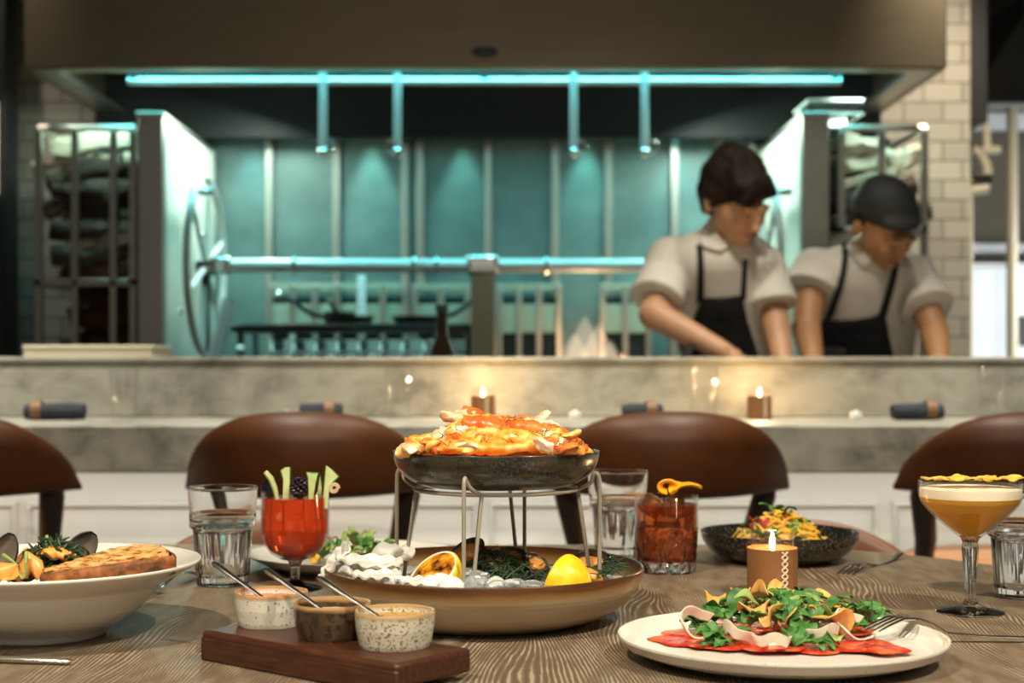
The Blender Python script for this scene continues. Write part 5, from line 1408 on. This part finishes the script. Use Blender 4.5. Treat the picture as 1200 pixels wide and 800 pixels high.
mussel('dark mussel in the centre of the dill bed', P(580,660,1.50), .055, (R(30),R(10),R(50)), 'mussels on the ice')
mussel('dark mussel at the back centre of the tan bowl', P(600,655,1.54), .055, (R(50),R(15),R(-60)), 'mussels on the ice')
mussel('dark mussel left of the rear wire leg', P(628,660,1.50), .052, (R(30),R(-10),R(80)), 'mussels on the ice')
# ================================================================== COOKS
def remesh(mb, name, m_, parent, voxel=.006, smooth_it=6):
    me = bpy.data.meshes.new('tmp'); me.from_pydata(mb.v, [], mb.f)
    bm = bmesh.new(); bm.from_mesh(me); bmesh.ops.recalc_face_normals(bm, faces=bm.faces); bm.to_mesh(me); bm.free()
    o = bpy.data.objects.new('tmp', me); COL.objects.link(o)
    r = o.modifiers.new('r','REMESH'); r.mode = 'VOXEL'; r.voxel_size = voxel
    s = o.modifiers.new('s','SMOOTH'); s.factor = .5; s.iterations = smooth_it
    dg = bpy.context.evaluated_depsgraph_get()
    me2 = bpy.data.meshes.new_from_object(o.evaluated_get(dg)); me2.name = name
    bpy.data.objects.remove(o); bpy.data.meshes.remove(me)
    me2.materials.clear(); me2.materials.append(m_); me2.shade_smooth()
    o2 = bpy.data.objects.new(name, me2); COL.objects.link(o2)
    if parent: o2.parent = parent; o2.matrix_parent_inverse = parent.matrix_world.inverted() if False else Mx()
    return o2
def patch(bvh, poly, off, th, name, m_, parent, origin, y_from, step=.008, round_=True):
    "cloth sheet over the front of a body: outline poly in world (x,z), projected back along +Y"
    xs = [p[0] for p in poly]; zs = [p[1] for p in poly]
    def width(z):
        hits = []
        for (x1,z1),(x2,z2) in zip(poly, poly[1:]+poly[:1]):
            if (z1 <= z < z2) or (z2 <= z < z1): hits.append(x1+(x2-x1)*(z-z1)/(z2-z1))
        return (min(hits), max(hits)) if len(hits) >= 2 else None
    z0, z1 = min(zs)+1e-4, max(zs)-1e-4
    nv = max(3, int((z1-z0)/step)); nu = max(4, int((max(xs)-min(xs))/step))
    last = {}
    def f(u, v):
        z = z0+(z1-z0)*v; w = width(z) or (xs[0], xs[0]); x = w[0]+(w[1]-w[0])*u
        h = bvh.ray_cast(V((x, y_from, z)), V((0,1,0)))
        if h[0] is not None: y = h[0].y; last[round(u,3)] = y
        else: y = last.get(round(u,3), last.get('d', y_from+.3))
        last['d'] = y
        return (x-origin.x, y-off-origin.y, z-origin.z)
    return obj(name, MB().grid(f, nu, nv, th), m_, parent, angle=80)
def hand(mb, w, d, palmn, s=1.0, curl=.7, side=1):
    "w wrist, d pointing direction, palmn palm normal (down)"
    d = d.normalized(); n = (palmn-d*palmn.dot(d)).normalized(); l = d.cross(n)*side
    mb.cap(w, w+d*.03*s, .023*s, .024*s)
    for k_ in (-1.2,-.4,.4,1.2): mb.cap(w+d*.02*s+l*k_*.012*s, w+d*.082*s+l*k_*.020*s, .013*s, .011*s)
    for k_, L in ((-1.5,.062),(-.5,.074),(.5,.078),(1.5,.07)):
        b = w+d*.085*s+l*k_*.0175*s; c1 = (d*cos(curl*.5)+n*sin(curl*.5)); c2 = (d*cos(curl)+n*sin(curl)); c3 = (d*cos(curl*1.5)+n*sin(curl*1.5))
        p1 = b+c1*L*.45*s; p2 = p1+c2*L*.32*s; p3 = p2+c3*L*.24*s
        mb.cap(b,p1,.0098*s,.0088*s,10); mb.cap(p1,p2,.0088*s,.0080*s,10); mb.cap(p2,p3,.0080*s,.0072*s,10)
    b = w+d*.03*s+l*.022*s; p1 = b+(d*.6+l*.7+n*.3).normalized()*.04*s; p2 = p1+(d*.9+l*.15+n*.5).normalized()*.032*s
    mb.cap(b,p1,.014*s,.0105*s,10); mb.cap(p1,p2,.0105*s,.0085*s,10)
def headframe(f, roll=0):
    f = f.normalized(); up = V((0,0,1)); r_ = f.cross(up).normalized(); u = r_.cross(f).normalized()
    m = Mx(((r_.x,-f.x,u.x,0),(r_.y,-f.y,u.y,0),(r_.z,-f.z,u.z,0),(0,0,0,1)))   # local: -Y = face, X = wearer's side, Z = up
    return m @ Mx.Rotation(roll,4,'Y')
def cook(lab, J, skin, face_dir, roll, headtype, apron_poly, straps, s=1.0, collar=None):
    org = V((J['hip'].x, J['hip'].y, 0))
    t = thing('person', lab, 'person', org)
    bm_ = MB(); L = lambda p: p-org
    hip, waist, chest, up, neck, head = [L(J[k]) for k in ('hip','waist','chest','up','neck','head')]
    def seg_torso(mb, g):
        for p, q, (rx, ry), (sx, sy) in ((hip,waist,(.150,.10),(.135,.095)),(waist,chest,(.135,.095),(.155,.105)),(chest,up,(.155,.105),(.150,.09))):
            for i in range(6):
                u = i/5; c = p.lerp(q,u); mb.ball(c, (rx+(sx-rx)*u+g, ry+(sy-ry)*u+g, .085+g), 20, 12)
        mb.ball(up+V((0,0,.03)), (.125+g,.075+g,.06+g), 18, 10)
    seg_torso(bm_, -.012)
    bm_.cap(up+V((0,0,.03)), neck, .062, .055); bm_.cap(neck, head+V((0,.012,-.05)), .055, .052)
    HF = headframe(face_dir, roll); H = Mx.Translation(head) @ HF @ Mx.Diagonal((s*1.03,s*1.03,s*1.03,1))
    def hb(c, r, n=18, m=12):
        mb = MB().ball(c, r, n, m); bm_.add(mb.v, mb.f, H)
    hb((0,.018,.030),(.074,.092,.088)); hb((0,-.022,-.020),(.064,.066,.075)); hb((0,-.040,-.068),(.044,.044,.036)); hb((0,-.070,-.088),(.020,.018,.018))
    hb((0,-.086,.012),(.046,.016,.014)); hb((0,-.094,-.022),(.0115,.016,.028)); hb((0,-.104,-.038),(.014,.014,.011)); hb((.028,-.074,-.030),(.020,.016,.018)); hb((-.028,-.074,-.030),(.020,.016,.018))
    hb((0,-.086,-.064),(.022,.010,.010)); hb((.078,.010,-.012),(.010,.020,.031),10,8); hb((-.078,.010,-.012),(.010,.020,.031),10,8)
    for e in (1,-1): hb((e*.028,-.081,-.004),(.014,.009,.008),10,8)
    for sd in ('l','r'):
        sh, el, wr, hd = [L(J[sd+k]) for k in ('sh','el','wr','hd')]
        bm_.cap(sh, el, .048, .040); bm_.cap(el, wr, .042, .028)
        hand(bm_, wr, hd-wr, V((0,.2,-1)), 1.0, .8, 1 if sd == 'l' else -1)
        kn = V((hip.x+(-.1 if sd == 'l' else .1), hip.y+.0, .48)); an = V((kn.x, kn.y+.02, .09))
        bm_.cap(hip+V((-.08 if sd == 'l' else .08,0,-.03)), kn, .085, .058); bm_.cap(kn, an, .058, .038); bm_.cap(an+V((0,.01,-.04)), an+V((0,-.14,-.055)), .036, .028)
    body = remesh(bm_, 'body', skin, t, .0055, 4)
    # face details
    for e in (1,-1):
        obj('eyebrow', MB().tube([H @ V((e*.014,-.1005,.020)), H @ V((e*.028,-.0985,.025)), H @ V((e*.044,-.090,.020))], [.002,.003,.0015], 8), M['brow'], t)
        obj('closed_eyelid', MB().tube([H @ V((e*.017,-.0905,-.004)), H @ V((e*.028,-.0925,-.0085)), H @ V((e*.040,-.086,-.004))], .0012, 6), M['brow'], t)
    obj('lips', MB().tube([H @ V((-.020,-.090,-.062)), H @ V((0,-.0985,-.062)), H @ V((.020,-.090,-.062))], [.002,.0045,.002], 8), M['lips'], t)
    # hair
    hm = MB()
    def hh(c, r): mb = MB().ball(c, r, 20, 14); hm.add(mb.v, mb.f, H)
    if headtype == 'hair':
        hh((0,.024,.048),(.086,.098,.090)); hh((0,.062,.0),(.072,.056,.075)); hh((.012,-.052,.062),(.068,.050,.040)); hh((.035,-.070,.045),(.036,.028,.028)); hh((-.03,-.062,.052),(.036,.03,.028)); hh((-.070,.02,.015),(.018,.045,.045)); hh((.070,.02,.015),(.018,.045,.045))
        hm.jitter(.013, 26, 2); hm.jitter(.005, 70, 4)
        rh = remesh(hm, 'hair', M['hair'], t, .006, 1)
    else:
        hh((0,.020,.050),(.081,.095,.074)); hh((0,.030,.030),(.081,.090,.048)); hh((0,-.052,.050),(.064,.042,.026))
        rh = remesh(hm, 'cap', M['cap'], t, .006, 3)
        h2 = MB()
        for c, r in (((0,.060,-.01),(.066,.050,.055)),((-.072,.02,.005),(.012,.03,.035)),((.072,.02,.005),(.012,.03,.035))):
            mb = MB().ball(c, r, 16, 10); h2.add(mb.v, mb.f, H)
        remesh(h2, 'hair', M['hair'], t, .007, 1)
    # shirt
    sm = MB(); seg_torso(sm, .012)
    sm.cap(up+V((0,0,.035)), neck+V((0,0,-.03)), .07, .062)
    for sd in ('l','r'):
        sh, el, hem = L(J[sd+'sh']), L(J[sd+'el']), L(J[sd+'hem'])
        sm.cap(up+V((0,0,.0)).lerp(sh,.0) if False else up.lerp(sh,.35), sh, .075, .068)
        d = (hem-sh).normalized(); 
        sm.cap(sh, hem-d*.055, .070, .064)
        sm.tube([hem-d*.09, hem-d*.04, hem], [.066,.072,.078], 20)
    sm.jitter(.004, 14, 3)
    shirt = remesh(sm, 'shirt', M['shirt'], t, .006, 4)
    # trousers and shoes
    tm = MB(); tm.ball(hip+V((0,0,-.02)), (.165,.12,.11), 20, 12)
    for e in (-1,1):
        kn = V((hip.x+e*.1, hip.y, .48)); an = V((kn.x, kn.y+.02, .07))
        tm.cap(hip+V((e*.08,0,-.03)), kn, .098, .074); tm.cap(kn, an, .074, .060)
    remesh(tm, 'trousers', M['trousers'], t, .010, 4)
    for e in (-1,1):
        sm_ = MB().ball((hip.x+e*.1, hip.y-.04, .04), (.048,.14,.045), 18, 10); 
        sm_.v = [(x, y, max(.002, z)) for x, y, z in sm_.v]
        obj('shoe', sm_, M['black'], t)
    # apron projected on the shirt
    allv = []; allf = []
    for o_ in (shirt,):
        n0 = len(allv); allv += [tuple(v.co + org) for v in o_.data.vertices]; allf += [tuple(i+n0 for i in p.vertices) for p in o_.data.polygons]
    bvh = BVHTree.FromPolygons(allv, allf)
    d0 = hip.y+org.y
    ap = [(P(x,y,dd).x, P(x,y,dd).z) for x, y, dd in apron_poly]
    apo = patch(bvh, ap, .008, .004, 'apron', M['apron'], t, org, d0-.8)
    for st in straps:
        q = [(P(x,y,dd).x, P(x,y,dd).z) for x, y, dd in st]
        patch(bvh, q, .009, .004, 'apron_strap', M['apron'], t, org, d0-.8)
    if collar:
        for st in collar:
            q = [(P(x,y,dd).x, P(x,y,dd).z) for x, y, dd in st]
            patch(bvh, q, .010, .006, 'collar', M['shirt'], t, org, d0-.8, .006)
    return t
J = dict(hip=P(862,500,4.32), waist=P(858,425,4.29), chest=P(850,352,4.20), up=P(845,308,4.14), neck=P(848,272,4.11), head=P(862,233,4.04),
  lsh=P(785,305,4.16), lel=P(766,368,4.05), lhem=P(769,352,4.07), lwr=P(848,412,3.98), lhd=P(905,440,3.96),
  rsh=P(893,315,4.17), rel=P(908,375,4.12), rhem=P(903,360,4.13), rwr=P(918,428,4.02), rhd=P(935,440,3.90))
dA = 4.10
cook('taller cook with short dark hair, white short-sleeved shirt and black bib apron, bending forward', J, M['skin'], V((.50,-.72,-.50)), R(6), 'hair',
  [(822,349,dA),(846,356,dA),(868,347,dA),(876,375,dA),(893,415,dA),(892,520,dA),(792,520,dA),(795,415,dA),(812,380,dA)],
  [[(814,288,dA),(820,288,dA),(824,352,dA),(816,356,dA)],[(866,306,dA),(872,306,dA),(872,352,dA),(866,352,dA)]],
  collar=[[(818,276,dA),(828,262,dA),(836,272,dA),(850,292,dA),(838,296,dA),(820,290,dA)],[(852,292,dA),(872,280,dA),(878,286,dA),(876,304,dA),(866,304,dA)]])
dB = 4.22
J = dict(hip=P(1012,500,4.46), waist=P(1012,432,4.43), chest=P(1010,368,4.34), up=P(1010,325,4.27), neck=P(1018,292,4.22), head=P(1036,262,4.14),
  lsh=P(954,318,4.28), lel=P(945,385,4.20), lhem=P(947,342,4.24), lwr=P(955,436,4.08), lhd=P(968,444,3.96),
  rsh=P(1070,325,4.28), rel=P(1095,388,4.18), rhem=P(1088,362,4.20), rwr=P(1102,432,4.07), rhd=P(1090,440,3.95))
cook('shorter cook at the right in a black cap, white shirt and black apron, head bowed', J, M['skin_tan'], V((.38,-.66,-.68)), R(10), 'cap',
  [(967,374,dB),(1006,378,dB),(1036,366,dB),(1044,390,dB),(1054,415,dB),(1056,520,dB),(965,520,dB),(965,400,dB)],
  [[(988,284,dB),(994,282,dB),(978,372,dB),(968,380,dB)],[(1044,298,dB),(1050,300,dB),(1038,372,dB),(1028,372,dB)]],
  collar=[[(990,290,dB),(1002,282,dB),(1018,306,dB),(1004,314,dB)],[(1020,308,dB),(1036,298,dB),(1040,308,dB),(1026,316,dB)]])

# ================================================================== LIGHTS
def light(name, kind, loc, energy, col, target=None, **kw):
    l = bpy.data.lights.new(name, kind); l.energy = energy; l.color = col
    for k_, v_ in kw.items(): setattr(l, k_, v_)
    o = bpy.data.objects.new(name, l); COL.objects.link(o); o.location = loc
    if target is not None: o.rotation_euler = (V(target)-V(loc)).to_track_quat('-Z','Y').to_euler()
    return o
WARM = (1,.89,.70); NEU = (1,.94,.80); TEAL = (.16,.92,1.0)
light('table_spot','SPOT',(1.25,.35,2.85),240,WARM,(.15,1.4,.76),spot_size=R(58),spot_blend=.6,shadow_soft_size=.035)
light('table_spot','SPOT',(-.9,.15,2.85),240,WARM,(-.1,1.4,.76),spot_size=R(58),spot_blend=.6,shadow_soft_size=.035)
light('table_spot','SPOT',(.25,-.9,2.85),130,WARM,(.1,1.5,.76),spot_size=R(50),spot_blend=.7,shadow_soft_size=.04)
# dining room glow behind the camera
light('room_glow','AREA',(0,-2.4,2.6),22,NEU,(0,3.2,.5),shape='RECTANGLE',size=4,size_y=1.2)
# downlights over the counter
for x in (-1.9,-.65,.6,1.85):
    light('counter_spot','SPOT',(x,2.8,2.9),230,NEU,(x,3.2,.6),spot_size=R(75),spot_blend=.8,shadow_soft_size=.05)
# added unseen fill light under the counter edge, brightening the white panels
light('added_panel_fill','AREA',(0,3.04,.785),6.5,NEU,(0,3.2,.50),shape='RECTANGLE',size=6,size_y=.03)
# cook lights in front of hood
for x in (.2,1.0):
    light('pass_spot','SPOT',(x,3.4,2.9),26,NEU,(x+.1,4.2,1.2),spot_size=R(70),spot_blend=.8,shadow_soft_size=.06)
# teal light inside the hood
light('hood_lamp','AREA',(-.1,4.885,2.07),10,TEAL,(-.1,5.35,1.0),shape='RECTANGLE',size=2.6,size_y=.05,spread=R(110))
light('hood_lamp','AREA',(-.1,5.35,2.05),4.5,TEAL,(-.1,5.3,.8),shape='RECTANGLE',size=2.6,size_y=.2,spread=R(110))
for x, c_, e in ((285,TEAL,10),(430,(.4,1,.88),14),(540,(.35,1,.88),11),(690,(.3,1,.9),11),(800,TEAL,9)):
    p = P(x,0,5.6); light('wall_washer','SPOT',(p.x,5.738,2.02),e*1.5,c_,(p.x,5.80,1.45),spot_size=R(40),spot_blend=.6,shadow_soft_size=.015)
light('side_wash','AREA',(-.9,5.3,1.95),9,(.75,1,.85),(-1.14,5.3,1.2),shape='RECTANGLE',size=.5,size_y=.1)
light('side_wash','AREA',(.7,5.3,1.95),9,(.75,1,.85),(.95,5.3,1.2),shape='RECTANGLE',size=.5,size_y=.1)
light('added_grate_fill','AREA',(-.6,5.17,1.085),1.6,(.45,1,.9),(-.6,5.42,.95),shape='RECTANGLE',size=.8,size_y=.02)  # added fill light below the shelf to brighten the grate
light('hood_lamp','AREA',(-1.36,4.96,1.93),1.6,(.75,1,.85),(-1.40,5.1,1.6),shape='RECTANGLE',size=.3,size_y=.05)
light('hood_lamp','AREA',(1.2,4.96,1.93),1.3,(.75,1,.9),(1.2,5.1,1.6),shape='RECTANGLE',size=.25,size_y=.05)
light('fire_light','POINT',(P(690,0,5.2).x,5.15,1.1),3,(1,.6,.3),shadow_soft_size=.05)
# far room
light('far_room','AREA',(3.1,6.2,1.25),26,(.93,.97,1),(2.4,7.0,1.0),shape='RECTANGLE',size=1.4,size_y=.8)
light('pier_light','SPOT',(1.7,4.4,2.9),150,WARM,(1.5,5.72,1.5),spot_size=R(70),spot_blend=.8,shadow_soft_size=.05)
light('pier_light','SPOT',(-1.8,4.4,2.9),22,NEU,(-1.9,5.72,1.3),spot_size=R(70),spot_blend=.8,shadow_soft_size=.05)
for i, c_ in enumerate(CANDS):
    light('candle_light','POINT',c_+V((0,0,.078)),.5 if i == 0 else 1.7,(1,.62,.28),shadow_soft_size=.006)

w = bpy.data.worlds.new('world'); SC.world = w; w.use_nodes = True
w.node_tree.nodes['Background'].inputs[0].default_value = (1,.9,.75,1); w.node_tree.nodes['Background'].inputs[1].default_value = .05

# ================================================================== CAMERA
cam = bpy.data.cameras.new('camera'); co = bpy.data.objects.new('camera', cam); COL.objects.link(co); SC.camera = co
co.location = (0,0,ZC); co.rotation_euler = (R(90),0,0)
cam.sensor_width = 36; cam.lens = FP/1200*36; cam.shift_y = (HY-400)/1200; cam.clip_start = .05
cam.dof.use_dof = True; cam.dof.focus_distance = 1.42; cam.dof.aperture_fstop = 6.0
SC.view_settings.view_transform = 'Standard'; SC.view_settings.look = 'None'; SC.view_settings.gamma = 1; SC.view_settings.exposure = 0
try: SC.view_settings.use_curve_mapping = False
except Exception: pass
SC.cycles.use_denoising = True
SC.cycles.max_bounces = 14; SC.cycles.transmission_bounces = 14; SC.cycles.transparent_max_bounces = 12
SC.cycles.sample_clamp_indirect = 6
SC.cycles.blur_glossy = .5
